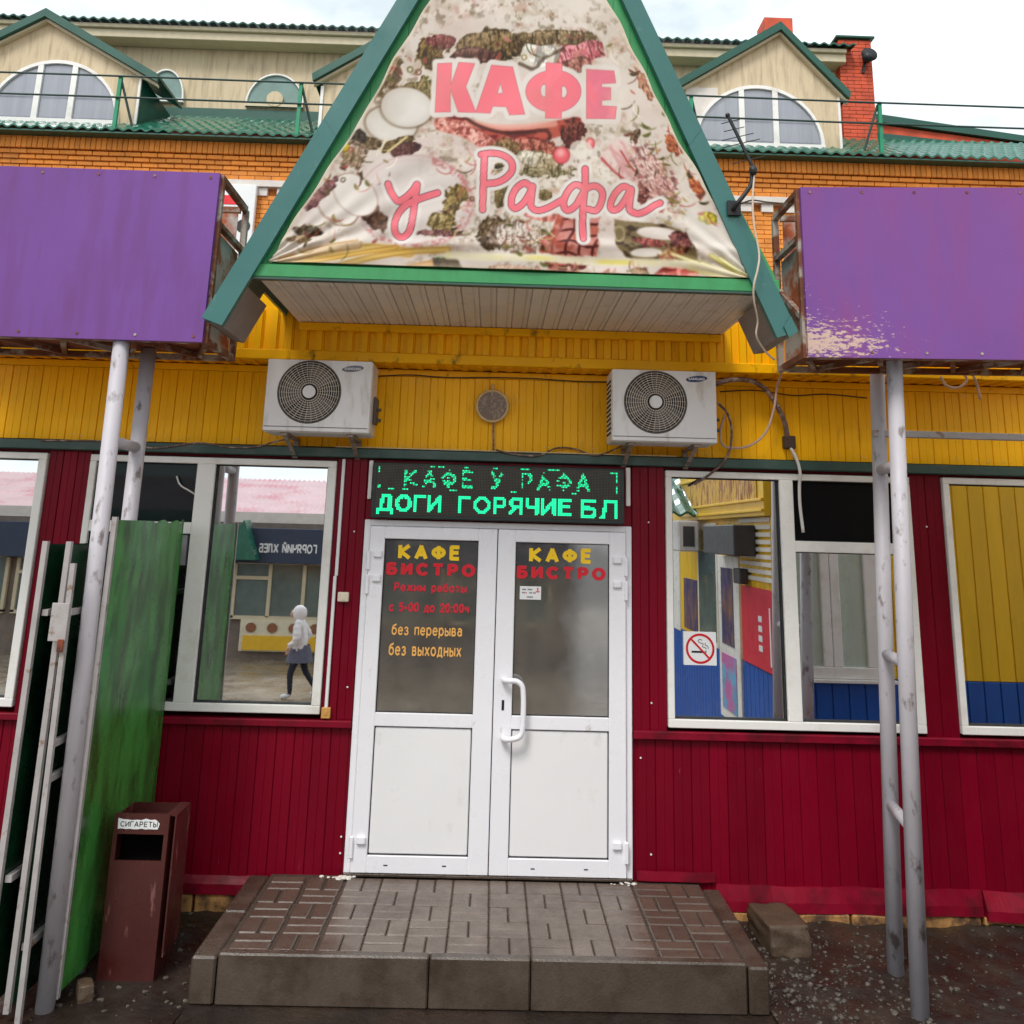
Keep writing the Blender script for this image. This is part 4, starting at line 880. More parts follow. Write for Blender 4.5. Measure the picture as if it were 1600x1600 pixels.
for r in range(NZ):
    for c in range(NX):
        cx, cz = LX0+.025+(c+.5)*px_, LZ0+.024+(r+.5)*pz_
        if on[r, c]:
            a = px_*.41; (m_dim if r > 15 and (c*7+r*3) % 5 < 3 else m_on).add([(cx-a, -.1085, cz-a), (cx+a, -.1085, cz-a), (cx+a, -.1085, cz+a), (cx-a, -.1085, cz+a)], [(0, 1, 2, 3)])
        else:
            a = px_*.30; m_off.add([(cx-a, -.1078, cz-a), (cx+a, -.1078, cz-a), (cx+a, -.1078, cz+a), (cx-a, -.1078, cz+a)], [(0, 1, 2, 3)])
tag(m_on.build('lit_leds', M['led_on'], led), kind='stuff'); tag(m_dim.build('dim_leds', M['led_dim'], led), kind='stuff'); tag(m_off.build('unlit_leds', M['led_off'], led), kind='stuff')

# ================================================================== AIR CONDITIONERS
def make_ac(x0, label, logo_mat, txt_mat):
    W_, H_, z0, yf, yb = .662, .458, 2.812, -.42, -.15
    a = thing('air_conditioner', label, 'air conditioner', (x0+W_/2, yb, z0), 'outdoor air conditioner units on the yellow wall')
    x1 = x0+W_; cx, cz, R_ = x0+.275, z0+.252, .195
    body = MB()
    n = 48; out = []
    body.box(x0, x1, yf+.012, yb, z0, z0+H_, .01)
    body.build('casing', M['ac'], a)
    # front plate with round opening
    fp = MB(); V = []; F = []
    for i in range(n):
        t = 2*math.pi*i/n; c, s = math.cos(t), math.sin(t)
        k = min(((x1-.004-cx) if c > 0 else (cx-x0-.004))/abs(c) if abs(c) > 1e-6 else 9, ((z0+H_-.004-cz) if s > 0 else (cz-z0-.03))/abs(s) if abs(s) > 1e-6 else 9)
        V += [(cx+R_*c, yf, cz+R_*s), (cx+k*c, yf, cz+k*s), (cx+R_*c, yf+.011, cz+R_*s), (cx+k*c, yf+.011, cz+k*s)]
    for i in range(n):
        j = (i+1) % n; F += [(4*i, 4*i+1, 4*j+1, 4*j), (4*i, 4*j, 4*j+2, 4*i+2), (4*i+1, 4*i+3, 4*j+3, 4*j+1)]
    fp.add(V, F)
    for cxn, czn in ((x0+.004, z0+H_-.004), (x1-.004, z0+H_-.004)): pass
    fp.box(x0+.004, x1-.004, yf-.001, yf+.012, z0+.006, z0+.0295, .002)
    # corner fillers so the plate is a full rectangle
    corners = [(x0+.004, z0+.03), (x1-.004, z0+.03), (x1-.004, z0+H_-.004), (x0+.004, z0+H_-.004)]
    for qx, qz in corners:
        t = math.atan2(qz-cz, qx-cx); i0 = int(math.floor((t % (2*math.pi))/(2*math.pi/n))); A = V[4*i0+1]; B = V[4*((i0+1) % n)+1]
        fp.add([A, (qx, yf, qz), B], [(0, 1, 2)])
    fp.build('front_plate', M['ac'], a)
    MB().disc((cx, yf+.0115, cz), R_-.002, yf+.0125, 48).build('fan_recess_disc', M['ac_dark'], a)
    fan = MB()
    for k in range(3):
        t0 = 2*math.pi*k/3+.4; pts = []
        for j in range(9):
            t = t0+j*.16; pts.append((cx+.17*math.cos(t), yf+.010, cz+.17*math.sin(t)))
        for j in range(8, -1, -1):
            t = t0+j*.13+.25; pts.append((cx+.05*math.cos(t), yf+.0105, cz+.05*math.sin(t)))
        fan.add(pts, [tuple(range(len(pts)-1, -1, -1))])
    fan.build('fan_blades', M['grille_rim'], a)
    gr_ = MB()
    for k in range(10): gr_.ring((cx, yf-.006, cz), .056+.0142*k, .0020, 44, 4)
    for k in range(30):
        t = 2*math.pi*k/30+.03; gr_.tube([(cx+.05*math.cos(t), yf-.003, cz+.05*math.sin(t)), (cx+.12*math.cos(t+.04), yf-.007, cz+.12*math.sin(t+.04)), (cx+.19*math.cos(t+.0), yf-.001, cz+.19*math.sin(t+.0))], .0013, 4, False)
    gr_.build('grille', M['grille'], a)
    MB().ring((cx, yf-.001, cz), R_, .005, 56, 6).build('grille_rim', M['grille_rim'], a, smooth=True)
    MB().disc((cx, yf-.012, cz), .040, yf-.002, 32).build('fan_hub', M['ac'], a)
    MB().box(x0+.01, x1-.01, yf-.0015, yf, z0+.031, z0+.034).build('seam', M['gasket'], a)
    lx, lz = x1-.125, z0+H_-.052
    lo = MB(); V = [(lx+.068*math.cos(2*math.pi*i/36)*1.0, lz+.020*math.sin(2*math.pi*i/36)+.10*.068*math.cos(2*math.pi*i/36)) for i in range(36)]
    lo.prism(V, yf-.0015, yf-.0002); lg = lo.build('logo', logo_mat, a)
    lettering('SAMSUNG', lx-.052, lx+.052, lz-.008, lz+.008, yf-.0016, txt_mat, lg, .11, .001)
    for bx in (x0+.13, x1-.12):
        b = MB(); b.box(bx-.018, bx+.018, yf+.04, .0, z0-.018, z0-.001, .002); b.box(bx-.018, bx+.018, -.02, .0, z0-.13, z0-.018, .002); b.bar((bx, yf+.07, z0-.016), (bx, -.01, z0-.125), .026, .008); b.box(bx-.03, bx+.03, yf+.06, yf+.11, z0-.004, z0+.001)
        b.build('bracket', M['bracket'], a)
    v = MB()
    v.box(x1, x1+.022, yf+.12, yb-.03, z0+.08, z0+.25, .006); v.tube([(x1+.01, yf+.15, z0+.11), (x1+.05, yf+.15, z0+.10)], .012, 8); v.tube([(x1+.01, yf+.15, z0+.17), (x1+.05, yf+.15, z0+.17)], .010, 8)
    v.build('valve_cover', M['grille_rim'], a)
    s_ = MB()
    for k in range(12): s_.box(x0-.004, x0, yf+.05, yb-.03, z0+.05+.03*k, z0+.062+.03*k)
    tag(s_.build('side_vents', M['ac_dark'], a), kind='stuff')
    return a
make_ac(-1.448, 'outdoor air conditioner with faded grey logo, to the left of the round lamp', M['logo_old'], M['logo_old'] if False else M['ac'])
make_ac(.724, 'outdoor air conditioner with crisp navy logo, beside the looping hoses', M['logo'], M['white_print'])

# ================================================================== ROUND LAMP on the yellow wall
lamp = thing('wall_lamp', 'round dirty brown wall lamp with pale rim on yellow boards', 'lamp', (-.028, 0, 3.06))
MB().disc((-.028, -.05, 3.06), .098, .0, 40).build('lamp_disc', M['lampglass'], lamp)
MB().ring((-.028, -.05, 3.06), .103, .009, 48, 8).build('rim', M['lamprim'], lamp, smooth=True)
MB().box(-.04, -.02, -.02, -.0, 3.165, 3.215, .003).build('conduit_stub', M['lamprim'], lamp)
tag(MB().tube(curve([(-.015, -.012, 2.955), (-.016, -.012, 2.9), (-.012, -.012, 2.80), (-.012, -.04, 2.765)]), .007, 6).build('lamp_wire', M['hose'], None), 'short brown wire running down from the round lamp to the green flashing', 'wire')

# ================================================================== WIRES AND HOSES on the wall
def cable(name, label, cat, pts, Y, r, mat, n=6, seg=6):
    P = [T(x, y, Y if not isinstance(Y, (list, tuple)) else Y[i]) for i, (x, y) in enumerate(pts)]
    return tag(MB().tube(curve(P, seg), r, n).build(name, mat, smooth=True), label, cat)
cable('hose_bundle', 'thick brown taped hose bundle arching right from the right air conditioner down to its tie', 'hose',
      [(1118, 600), (1140, 594), (1170, 594), (1196, 608), (1214, 634), (1226, 660), (1231, 690)], [-.25, -.2, -.16, -.14, -.10, -.06, -.03], .017, M['hose'], 8)
tag(MB().box(*[c for c in (T(1222, 700).x, T(1240, 700).x, -.055, -.001, T(1230, 702).z, T(1230, 682).z)], .006).build('hose_clamp', M['wire_dark']), 'dark clamp holding the taped hose bundle to the yellow boards', 'clamp')
cable('drain_hose', 'pale hose curling below the right air conditioner and up to the signboard corner', 'hose',
      [(1133, 648), (1126, 672), (1128, 694), (1145, 700), (1172, 696), (1196, 676), (1209, 640), (1214, 606), (1220, 585), (1215, 560)], [-.12, -.1, -.08, -.08, -.09, -.1, -.12, -.16, -.3, -.6], .0085, M['hose_light'], 6)
cable('drain_hose', 'brown drain tube sagging from the right air conditioner across the corner of the window', 'hose',
      [(1122, 630), (1136, 645), (1143, 668), (1141, 700), (1130, 722), (1108, 742), (1084, 757)], [-.2, -.15, -.1, -.08, -.075, -.06, -.05], .009, M['hose'], 6)
cable('white_hose', 'white plastic hose hanging down over the black panel of the open upper vent', 'hose',
      [(1233, 696), (1244, 716), (1250, 738), (1249, 760), (1250, 790), (1255, 832)], [-.04, -.06, -.07, -.05, -.045, -.045], .0105, M['hose_white'], 8)
cable('wire', 'thin cable sagging along the green flashing from left air conditioner to the left', 'wire',
      [(455, 685), (430, 690), (400, 698), (360, 699), (310, 692), (240, 700), (180, 690), (64, 688)], [-.12, -.08, -.07, -.065, -.065, -.065, -.065, -.065], .006, M['hose'], 5)
cable('wire', 'brown cable drooping between the lamp foot and the right air conditioner', 'wire',
      [(775, 703), (800, 709), (840, 712), (870, 700), (900, 702), (930, 712), (965, 700), (980, 690)], [-.07, -.07, -.068, -.03, -.03, -.068, -.05, -.15], .006, M['hose'], 5)
cable('wire', 'dark wire along the yellow top trim between the two air conditioners', 'wire',
      [(590, 588), (640, 586), (700, 590), (768, 590), (840, 592), (900, 596), (955, 597)], -.02, .0045, M['wire_dark'], 5)
cable('wire', 'dark wire along yellow trim right of the hoses', 'wire', [(1125, 612), (1180, 610), (1240, 618), (1290, 616), (1355, 622)], -.02, .0045, M['wire_dark'], 5)
cable('wire', 'coiled white cable end under the right purple signboard', 'wire', [(1470, 588), (1478, 602), (1496, 606), (1510, 596), (1506, 584), (1492, 578)], -.5, .008, M['wire_pale'], 6)
cable('wire', 'short brown cable hanging under the right purple signboard by the coil', 'wire', [(1518, 580), (1526, 600), (1532, 624)], -.5, .008, M['hose_light'], 6)
cable('wire', 'curved grey wire seen on the dark upper pane of the left window', 'wire', [(276, 744), (282, 758), (298, 768), (316, 780)], .012, .006, M['hose_white'], 6)

# conduit and boxes between left window and door
cd_ = thing('conduit', 'white vertical cable conduit on the maroon boards between window and door', 'conduit', (-.99, 0, 1.15))
MB().box(-1.005, -.985, -.02, .002, 1.94, 2.685, .003).build('channel', M['white_print'], cd_)
MB().box(-1.012, -.992, -.02, .002, 1.15, 1.94, .003).build('channel', M['white_print'], cd_)
tag(MB().box(-.975, -.905, -.032, .002, 1.783, 1.842, .005).box(-.957, -.923, -.036, -.032, 1.795, 1.83, .002).build('light_switch', M['junction']), 'small square cream switch on the maroon boards beside the white conduit', 'switch')
tag(MB().box(-1.028, -.972, -.03, .002, 1.088, 1.152, .004).box(-1.01, -.99, -.034, -.03, 1.11, 1.135, .002).build('junction_box', M['junction_amber']), 'small amber junction box at the foot of the white conduit', 'box')

# stickers
card = thing('card_sticker', 'small white printed card stuck on the right door glass', 'sticker', (.253, -.023, 1.826))
MB().box(.185, .322, -.0255, -.0225, 1.826, 1.908, .001).build('card', M['white_print'], card)
cp = MB()
for x, z, w_ in ((.20, 1.888, .025), (.235, 1.888, .03), (.2, 1.868, .02), (.245, 1.868, .02), (.27, 1.868, .018), (.23, 1.842, .04)): cp.box(x, x+w_, -.0262, -.0256, z-.004, z+.004)
cp.build('print', M['grey_print'], card)
MB().box(.287, .312, -.0262, -.0256, 1.872, 1.879).box(.296, .304, -.0262, -.0256, 1.882, 1.9).box(.223, .23, -.0262, -.0256, 1.864, 1.872).build('red_print', M['red_print'], card)
ns_ = thing('no_smoking_sign', 'square white no smoking sticker with red crossed ring on the right window', 'sign', (1.34, .02, 1.452))
a, b = T(1068, 987, .02), T(1120, 1040, .02); NX0, NX1, NZ0, NZ1 = a.x, b.x, b.z, a.z; ncx, ncz = (NX0+NX1)/2, (NZ0+NZ1)/2
MB().box(NX0, NX1, .020, .034, NZ0, NZ1).build('backing', M['white_print'], ns_)
nr = MB()
for i in range(48):
    t0, t1 = 2*math.pi*i/48, 2*math.pi*(i+1)/48
    nr.add([(ncx+r*math.cos(t), .0185, ncz+r*math.sin(t)) for r, t in ((.078, t0), (.092, t0), (.092, t1), (.078, t1))], [(0, 1, 2, 3)])
nr.bar((ncx-.058, .0183, ncz+.058), (ncx+.058, .0183, ncz-.058), .012, .0004, (0, 1, 0)); nr.build('prohibition_ring', M['red_print'], ns_)
MB().box(ncx-.055, ncx+.028, .0188, .0194, ncz-.026, ncz-.014).box(ncx+.033, ncx+.040, .0188, .0194, ncz-.026, ncz-.012).build('cigarette', M['black_print'], ns_)
MB().tube(curve([(ncx+.04, .019, ncz-.002), (ncx+.03, .019, ncz+.008), (ncx+.015, .019, ncz+.012), (ncx+.02, .019, ncz+.03), (ncx+.0, .019, ncz+.035), (ncx-.012, .019, ncz+.045), (ncx+.0, .019, ncz+.057), (ncx+.012, .019, ncz+.05)]), .0018, 4).tube(curve([(ncx+.052, .019, ncz+.0), (ncx+.05, .019, ncz+.015), (ncx+.034, .019, ncz+.022), (ncx+.034, .019, ncz+.036)]), .0018, 4).build('smoke_line', M['black_print'], ns_)

# ================================================================== PURPLE SIGNBOARDS ON POLES
def sign(label, xa, xb, ya, yb_, z0, z1, poles, depth, side_x, peel):
    s = thing('signboard', label, 'signboard', (poles[0][0][0], poles[0][0][1], 0), 'purple signboards on twin poles')
    def yy(x): return ya+(yb_-ya)*(x-xa)/(xb-xa)
    mb = MB(); mb.hexa([(xa, yy(xa), z0), (xb, yy(xb), z0), (xb, yy(xb)+.03, z0), (xa, yy(xa)+.03, z0), (xa, yy(xa), z1), (xb, yy(xb), z1), (xb, yy(xb)+.03, z1), (xa, yy(xa)+.03, z1)])
    mat = M['purple']
    if peel: mat = peel_mat(side_x, z0)
    mb.build('panel', mat, s)
    fr = MB(); t = .035
    for x in (xa, xb):
        yb2 = yy(x)+depth
        fr.box(x-t/2, x+t/2, yy(x)+.031, yy(x)+.066, z0, z1); fr.box(x-t/2, x+t/2, yb2-t, yb2, z0, z1-.02)
        fr.box(x-t/2, x+t/2, yy(x)+.067, yb2-t-.001, z1-t, z1); fr.box(x-t/2, x+t/2, yy(x)+.067, yb2-t-.001, z0, z0+t)
        fr.bar((x, yy(x)+.08, z0+.25), (x, yb2-.04, z0+.50), .03)
        fr.box(x-t/2, x+t/2, yy(x)+.067, yb2-t-.001, z1-.30, z1-.27)
    for z in (z0+t/2, z1-t/2):
        fr.bar((xa+t, yy(xa)+depth-.02, z), (xb-t, yy(xb)+depth-.02, z), t); fr.bar((xa+t, yy(xa)+.05, z), (xb-t, yy(xb)+.05, z), t)
    k = xa
    while k < xb-.3:
        fr.bar((k, yy(k)+.07, z0+.02), (k+.2, yy(k)+depth-.04, z0+.02), .028); fr.bar((k+.4, yy(k)+.07, z0+.02), (k+.2, yy(k)+depth-.04, z0+.02), .028); k += .4
    fr.build('frame', M['rust'], s)
    x = side_x; ins = .022 if side_x == xa else -.022
    MB().hexa([(x+ins, yy(x)+.07, z0+.04), (x+ins+.004, yy(x)+.07, z0+.04), (x+ins+.004, yy(x)+depth-.04, z0+.04), (x+ins, yy(x)+depth-.04, z0+.04), (x+ins, yy(x)+.07, z1-.31), (x+ins+.004, yy(x)+.07, z1-.31), (x+ins+.004, yy(x)+depth-.04, z1-.31), (x+ins, yy(x)+depth-.04, z1-.31)]).build('side_sheet', M['rust_sheet'], s)
    MB().hexa([(xa+.03, yy(xa)+depth*.45, z0+.045), (xb-.03, yy(xb)+depth*.45, z0+.045), (xb-.03, yy(xb)+depth-.02, z0+.045), (xa+.03, yy(xa)+depth-.02, z0+.045), (xa+.03, yy(xa)+depth*.45, z0+.052), (xb-.03, yy(xb)+depth*.45, z0+.052), (xb-.03, yy(xb)+depth-.02, z0+.052), (xa+.03, yy(xa)+depth-.02, z0+.052)]).build('bottom_sheet', M['rust_board'], s)
    MB().hexa([(xa+.03, yy(xa)+depth-.075, z0+.06), (xb-.03, yy(xb)+depth-.075, z0+.06), (xb-.03, yy(xb)+depth-.07, z0+.06), (xa+.03, yy(xa)+depth-.07, z0+.06), (xa+.03, yy(xa)+depth-.075, z1-.06), (xb-.03, yy(xb)+depth-.075, z1-.06), (xb-.03, yy(xb)+depth-.07, z1-.06), (xa+.03, yy(xa)+depth-.07, z1-.06)]).build('back_sheet', M['rust_sheet'], s)
    sc = MB()
    for i in range(7):
        x = xa+.05+(xb-xa-.1)*i/6
        for z in (z0+.03, z1-.03): sc.disc((x, yy(x)-.004, z), .008, yy(x)+.001, 8)
    tag(sc.build('rivets', M['rust'], s), kind='stuff')
    for (b0, t0) in poles: MB().tube([b0, t0], .043, 16).build('pole', M['pole'], s, smooth=True)
    for f_ in (0, 1, 2):
        z = (.83, 1.62, 2.66)[f_]; (b0, t0), (b1, t1) = poles[:2]
        q = lambda b, t: Vector(b).lerp(Vector(t), (z-b[2])/(t[2]-b[2]))
        p, r = q(b0, t0), q(b1, t1); MB().tube([p, r], .030, 12).build('rung', M['pole'], s, smooth=True)
    return s
def peel_mat(x0, z0):
    m = pm('purple_panel_peeling', S(118, 75, 146), .42, .09, .9, bump=.05, bscale=16, dirt=S(132, 70, 128), damt=.35, dscale=2.6, dstretch=(2.5, 1, .6), dsharp=.2, spec=.2)
    n, l = m.node_tree.nodes, m.node_tree.links; p = n['Principled BSDF']
    src = p.inputs['Base Color'].links[0].from_socket
    geo = n.new('ShaderNodeNewGeometry'); sep = n.new('ShaderNodeSeparateXYZ'); l.new(geo.outputs['Position'], sep.inputs[0])
    def mr(sock, a, b, c, d):
        q = n.new('ShaderNodeMapRange'); q.inputs[1].default_value = a; q.inputs[2].default_value = b; q.inputs[3].default_value = c; q.inputs[4].default_value = d; l.new(sock, q.inputs[0]); return q.outputs[0]
    def mth(op, a, b):
        q = n.new('ShaderNodeMath'); q.operation = op
        for i, s_ in enumerate((a, b)):
            if isinstance(s_, float): q.inputs[i].default_value = s_
            else: l.new(s_, q.inputs[i])
        return q.outputs[0]
    # wear: dense in the lower corner, thin along the left edge, a few scattered chips
    wx = mr(sep.outputs['X'], x0+.03, x0+.80, 1.0, 0.0); wz = mr(sep.outputs['Z'], z0+.02, z0+.36, 1.0, 0.0)
    band = mr(sep.outputs['Z'], z0+.01, z0+.08, .55, 1.0)
    edge = mth('MULTIPLY', mr(sep.outputs['X'], x0, x0+.10, 1.0, 0.0), mr(sep.outputs['Z'], z0+.2, z0+.75, 1.0, .0))
    wear = mth('MAXIMUM', mth('MULTIPLY', mth('MULTIPLY', wx, wz), band), mth('MULTIPLY', edge, .38))
    nz = n.new('ShaderNodeTexNoise'); nz.inputs['Scale'].default_value = 24; nz.inputs['Detail'].default_value = 9; nz.inputs['Roughness'].default_value = .72
    mp = n.new('ShaderNodeMapping'); mp.inputs['Scale'].default_value = (1, 1, 2.4); l.new(geo.outputs['Position'], mp.inputs[0]); l.new(mp.outputs[0], nz.inputs['Vector'])
    thr = mth('ADD', nz.outputs[0], mth('MULTIPLY', wear, .365))
    k = mr(thr, .69, .73, 0.0, 1.0)
    mx = n.new('ShaderNodeMixRGB'); l.new(k, mx.inputs[0]); l.new(src, mx.inputs[1]); mx.inputs[2].default_value = S(200, 172, 158); l.new(mx.outputs[0], p.inputs['Base Color'])
    return m
rf0, rf1 = Vector((2.145, -1.05, 0)), Vector((2.245, -1.05, 3.24)); rb0, rb1 = Vector((2.215, -.62, 0)), Vector((2.33, -.62, 3.27))
sR = sign('purple signboard with peeling paint at lower corner on two poles right of the door', 1.705, 3.55, -1.2, -1.35, 3.222, 4.215, [(rf0, rf1), (rb0, rb1)], .50, 1.705, True)
lf0, lf1 = Vector((-2.03, -1.14, 0)), Vector((-2.068, -1.14, 3.24)); lb0, lb1 = Vector((-2.05, -.76, 0)), Vector((-2.065, -.76, 3.24))
sL = sign('plain purple signboard on two grey poles behind the green gate, left of the canopy', -3.6, -1.61, -1.2, -1.2, 3.203, 4.185, [(lf0, lf1), (lb0, lb1)], .58, -1.61, False)
MB().box(2.27, 3.6, -.66, -.62, 2.86, 2.90, .004).build('cross_bar', M['gate_edge'], sR)

# ================================================================== GREEN GATES
def gate(label, xa, ya, xb, yb, zt, mat, bars_z=(), side=1, bulge=.012):
    s = thing('gate', label, 'gate', ((xa+xb)/2, (ya+yb)/2, 0), 'green steel gate leaves folded against the wall')
    a, b = Vector((xa, ya, 0)), Vector((xb, yb, 0)); d = (b-a); L_ = d.length; d.normalize(); nrm = Vector((d.y, -d.x, 0))
    N, Mz = 20, 28; V = []; F = []
    for j in range(Mz+1):
        for i in range(N+1):
            t, z = i/N, .06+(zt-.06)*j/Mz
            o_ = bulge*(math.sin(t*9+.6*math.sin(z*2))*.5+.4*math.sin(z*3.1+t*4))+.012*math.exp(-((z-1.05-.16*t)/.025)**2)*(.5+.5*math.sin(t*24)) + .006*math.exp(-((z-2.02+.04*t)/.02)**2)
            p = a+d*(L_*t)+nrm*o_; V.append((p.x, p.y, z+.012*math.sin(t*30)*(j == Mz)*(t > .5)))
    for j in range(Mz):
        for i in range(N): k = j*(N+1)+i; F.append((k, k+1, k+N+2, k+N+1))
    q = len(V); V += [(x-nrm.x*.01, y-nrm.y*.01, z) for x, y, z in V]
    F += [tuple(q+i for i in f[::-1]) for f in F]
    MB().add(V, F).build('sheet', mat, s, smooth=True)
    for p, k in ((a, -.017), (b, .017)):
        q = p+d*k-nrm*.006; MB().bar(q+Vector((0, 0, .04)), q+Vector((0, 0, zt+.015)), .026 if k < 0 else .012, .026 if k < 0 else .012).build('gate_post', M['gate_edge'] if k < 0 else mat, s)
    for z in bars_z:
        q = nrm*(side*.028)+Vector((0, 0, z)); MB().bar(a+q, b+q, .03).build('crossbar', M['gate_edge'], s)
    return s
gate('nearest bright green steel gate leaf, running from the grey pole to the window', -1.987, -1.10, -1.985, -.08, 2.25, M['gate'], (.3, 1.25, 2.1), -2.2)
gate('second green gate leaf, shade put into its colour, with white edge, just left of the grey pole', -2.145, -1.24, -2.16, -.08, 2.12, M['gate_shaded'], (1.79, 1.175, 1.016, .3))
gate('outermost green gate leaf, shade put into its colour, with white hinge edge at far left', -2.24, -1.29, -2.25, -.08, 2.12, M['gate_shaded'], (1.79, .6))
rod = thing('gate_rod', 'white steel latch rod with welded plate standing by the left gate leaves', 'rod', (-2.09, -1.30, 0))
MB().bar((-2.075, -1.30, .0), (-2.098, -1.30, 2.03), .024).build('bar', M['gate_edge'], rod)
MB().box(-2.168, -2.082, -1.320, -1.314, 1.66, 1.84, .002).build('plate', M['gate_edge'], rod)
MB().box(-2.115, -2.085, -1.328, -1.321, 1.61, 1.67, .002).build('lock', M['rust_board'], rod)

# ================================================================== BIN
bin_ = thing('rubbish_bin', 'tall brown steel litter bin with torn white label standing by the green gate', 'bin', (-1.765, -.72, 0))
bx0, bx1, by0, by1, bh = -1.915, -1.632, -.85, -.60, .765
bm_ = MB(); t = .008
bm_.box(bx0, bx1, by0, by0+t, .0, .545).box(bx0, bx1, by0, by0+t, .668, bh)
bm_.box(bx0, bx0+.022, by0, by0+t, .5455, .6675).box(bx1-.022, bx1, by0, by0+t, .5455, .6675)
bm_.box(bx0, bx0+t, by0+t, by1, .0, bh-.015).box(bx1-t, bx1, by0+t, by1, .0, bh-.015).box(bx0+t, bx1-t, by1-t, by1, .0, bh-.012)
bm_.box(bx0+t, bx1-t, by0+t, by1-t, .02, .05)
bm_.build('body', M['bin'], bin_)
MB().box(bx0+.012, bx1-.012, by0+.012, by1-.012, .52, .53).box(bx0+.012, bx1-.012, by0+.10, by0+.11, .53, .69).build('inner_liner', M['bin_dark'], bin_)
tr_ = MB(); tr_.box(bx0+.01, bx1-.01, by0+.010, by1-.01, .70, .708)
tr_.box(bx1-.028, bx1+.03, by0+.02, by1, bh-.014, bh-.008); tr_.box(bx1+.022, bx1+.03, by0+.02, by1, .10, bh-.0145)
tr_.build('ash_tray', M['bin'], bin_)
lb = MB(); rj = random.Random(8)
pts = [(bx0+.022+.205*i/10, .693+rj.uniform(-.002, .002)) for i in range(11)] + [(bx0+.232, .705), (bx0+.235, .72), (bx0+.222, .732)] + [(bx0+.21-.19*i/8, .740+rj.uniform(-.006, .004)) for i in range(9)]
lb.prism(pts, by0-.0025, by0-.0003); lab = lb.build('sticker', M['white_print'], bin_)
lettering('СИГАРЕТЫ', bx0+.034, bx0+.226, .704, .729, by0-.0026, M['black_print'], lab, .075, .001, .34)

# ================================================================== ENTRANCE PLATFORM
plat = thing('entrance_platform', 'low paved entrance step of wet brown block pavers with concrete kerb', 'step', (0, -.5, 0))
ZP = .22
base = MB(); base.box(-1.262, 1.302, -1.008, .02, .0, ZP-.012); base.build('bedding', M['grout'], plat)
mw = .2105; x0 = -.80
my = .1925
def paver_mesh(w_, d_, mat): return MB().box(-w_/2, w_/2, -d_/2, d_/2, -.05, 0, .006).mesh('paver', mat)
pa, pb = paver_mesh(mw-.005, my/2-.010, M['paver']), paver_mesh(mw/2-.006, my-.010, M['paver'])
sa, sb_ = paver_mesh(.2-.008, my/2-.009, M['paver_side']), paver_mesh(.1-.008, my-.009, M['paver_side'])
rk = random.Random(4)
def lay(me, x, y):
    o = put('paver', me, (x, y, ZP+rk.uniform(-.0015, .001)), plat); o.rotation_euler = (rk.uniform(-.006, .006), rk.uniform(-.006, .006), rk.uniform(-.008, .008))
dy = .199; ystart = -.055+.0
for i in range(8):
    for j in range(5):
        cx, cy = x0+(i+.5)*mw, ystart-(j+.5)*.1925
        hor = (i+j) % 2 == 1
        if hor: [lay(pa, cx, cy+s*my/4) for s in (-1, 1)]
        else: [lay(pb, cx+s*mw/4, cy) for s in (-1, 1)]
for (xs0, nn, sgn) in ((-1.247, 2, 0), (x0+8*mw+.006, 2, 1)):
    wv = (.44 if sgn == 0 else .404)/2
    for i in range(2):
        for j in range(5):
            cx, cy = xs0+(i+.5)*wv, ystart-(j+.5)*.1925
            if (i+j) % 2 == 0: [lay(sa, cx, cy+s*my/4) for s in (-1, 1)]
            else: [lay(sb_, cx+s*wv/4, cy) for s in (-1, 1)]
for a, b in ((-1.262, -.247), (-.241, .246), (.252, 1.302)):
    MB().box(a, b, -1.072, -1.012, .0, ZP+.003, .008).build('kerb_stone', M['kerb'], plat)
for xa, xb, xc, xd in ((-1.39, -1.270, -1.37, -1.270), (1.310, 1.41, 1.310, 1.385)):
    for (ya, yb) in ((-1.074, -.545), (-.538, -.012 if xa < 0 else -.085)):
        MB().box(xa, xb, ya, yb, .0, ZP-.012, .010).build('kerb_stone', M['kerb'], plat)
# mortar crumbs left by the door jambs
cr = MB(); rc = random.Random(9)
for k in range(40):
    c = rc.choice(((-.86, -.06), (-.80, -.05), (.86, -.06))); r = rc.uniform(.004, .014); cr.ico((c[0]+rc.gauss(0, .04), c[1]+rc.uniform(-.04, .01), ZP+r*.2), r, 1, (1.4, 1, .5), .25, rc)
tag(cr.build('mortar_crumbs', M['stone_white'], plat), kind='stuff')

# ================================================================== STONE BLOCK
def lump(name, label, c, size, seed, rz):
    bm = bmesh.new(); bmesh.ops.create_cube(bm, size=1); bmesh.ops.subdivide_edges(bm, edges=bm.edges[:], cuts=11, use_grid_fill=True)
    rq = random.Random(seed)
    ofs = [Vector((rq.uniform(-6, 6), rq.uniform(-6, 6), rq.uniform(-6, 6))) for _ in range(3)]
    from mathutils import noise
    for v in bm.verts:
        p = v.co.copy(); k = max(abs(p.x), abs(p.y), abs(p.z)); rr = p.length
        p = p*(1-.07*max(0, (rr-.6))/.27)
        nz = noise.noise(p*2.3+ofs[0])*.10+noise.noise(p*6+ofs[1])*.04+noise.noise(p*17+ofs[2])*.015
        p = p*(1+nz); v.co = Vector((p.x*size[0], p.y*size[1]*(1-.12*p.z), p.z*size[2]))
    me = bpy.data.meshes.new(name); bm.to_mesh(me); bm.free(); me.materials.append(M['stone']); me.polygons.foreach_set('use_smooth', [True]*len(me.polygons))
    o = bpy.data.objects.new(name, me); COL.objects.link(o); o.location = c; o.rotation_euler = (0, 0, rz); return tag(o, label, 'stone')
lump('stone_block', 'broken brown concrete block lying on gravel right of the entrance step', (1.70, -.27, .075), (.235, .36, .155), 5, .10)
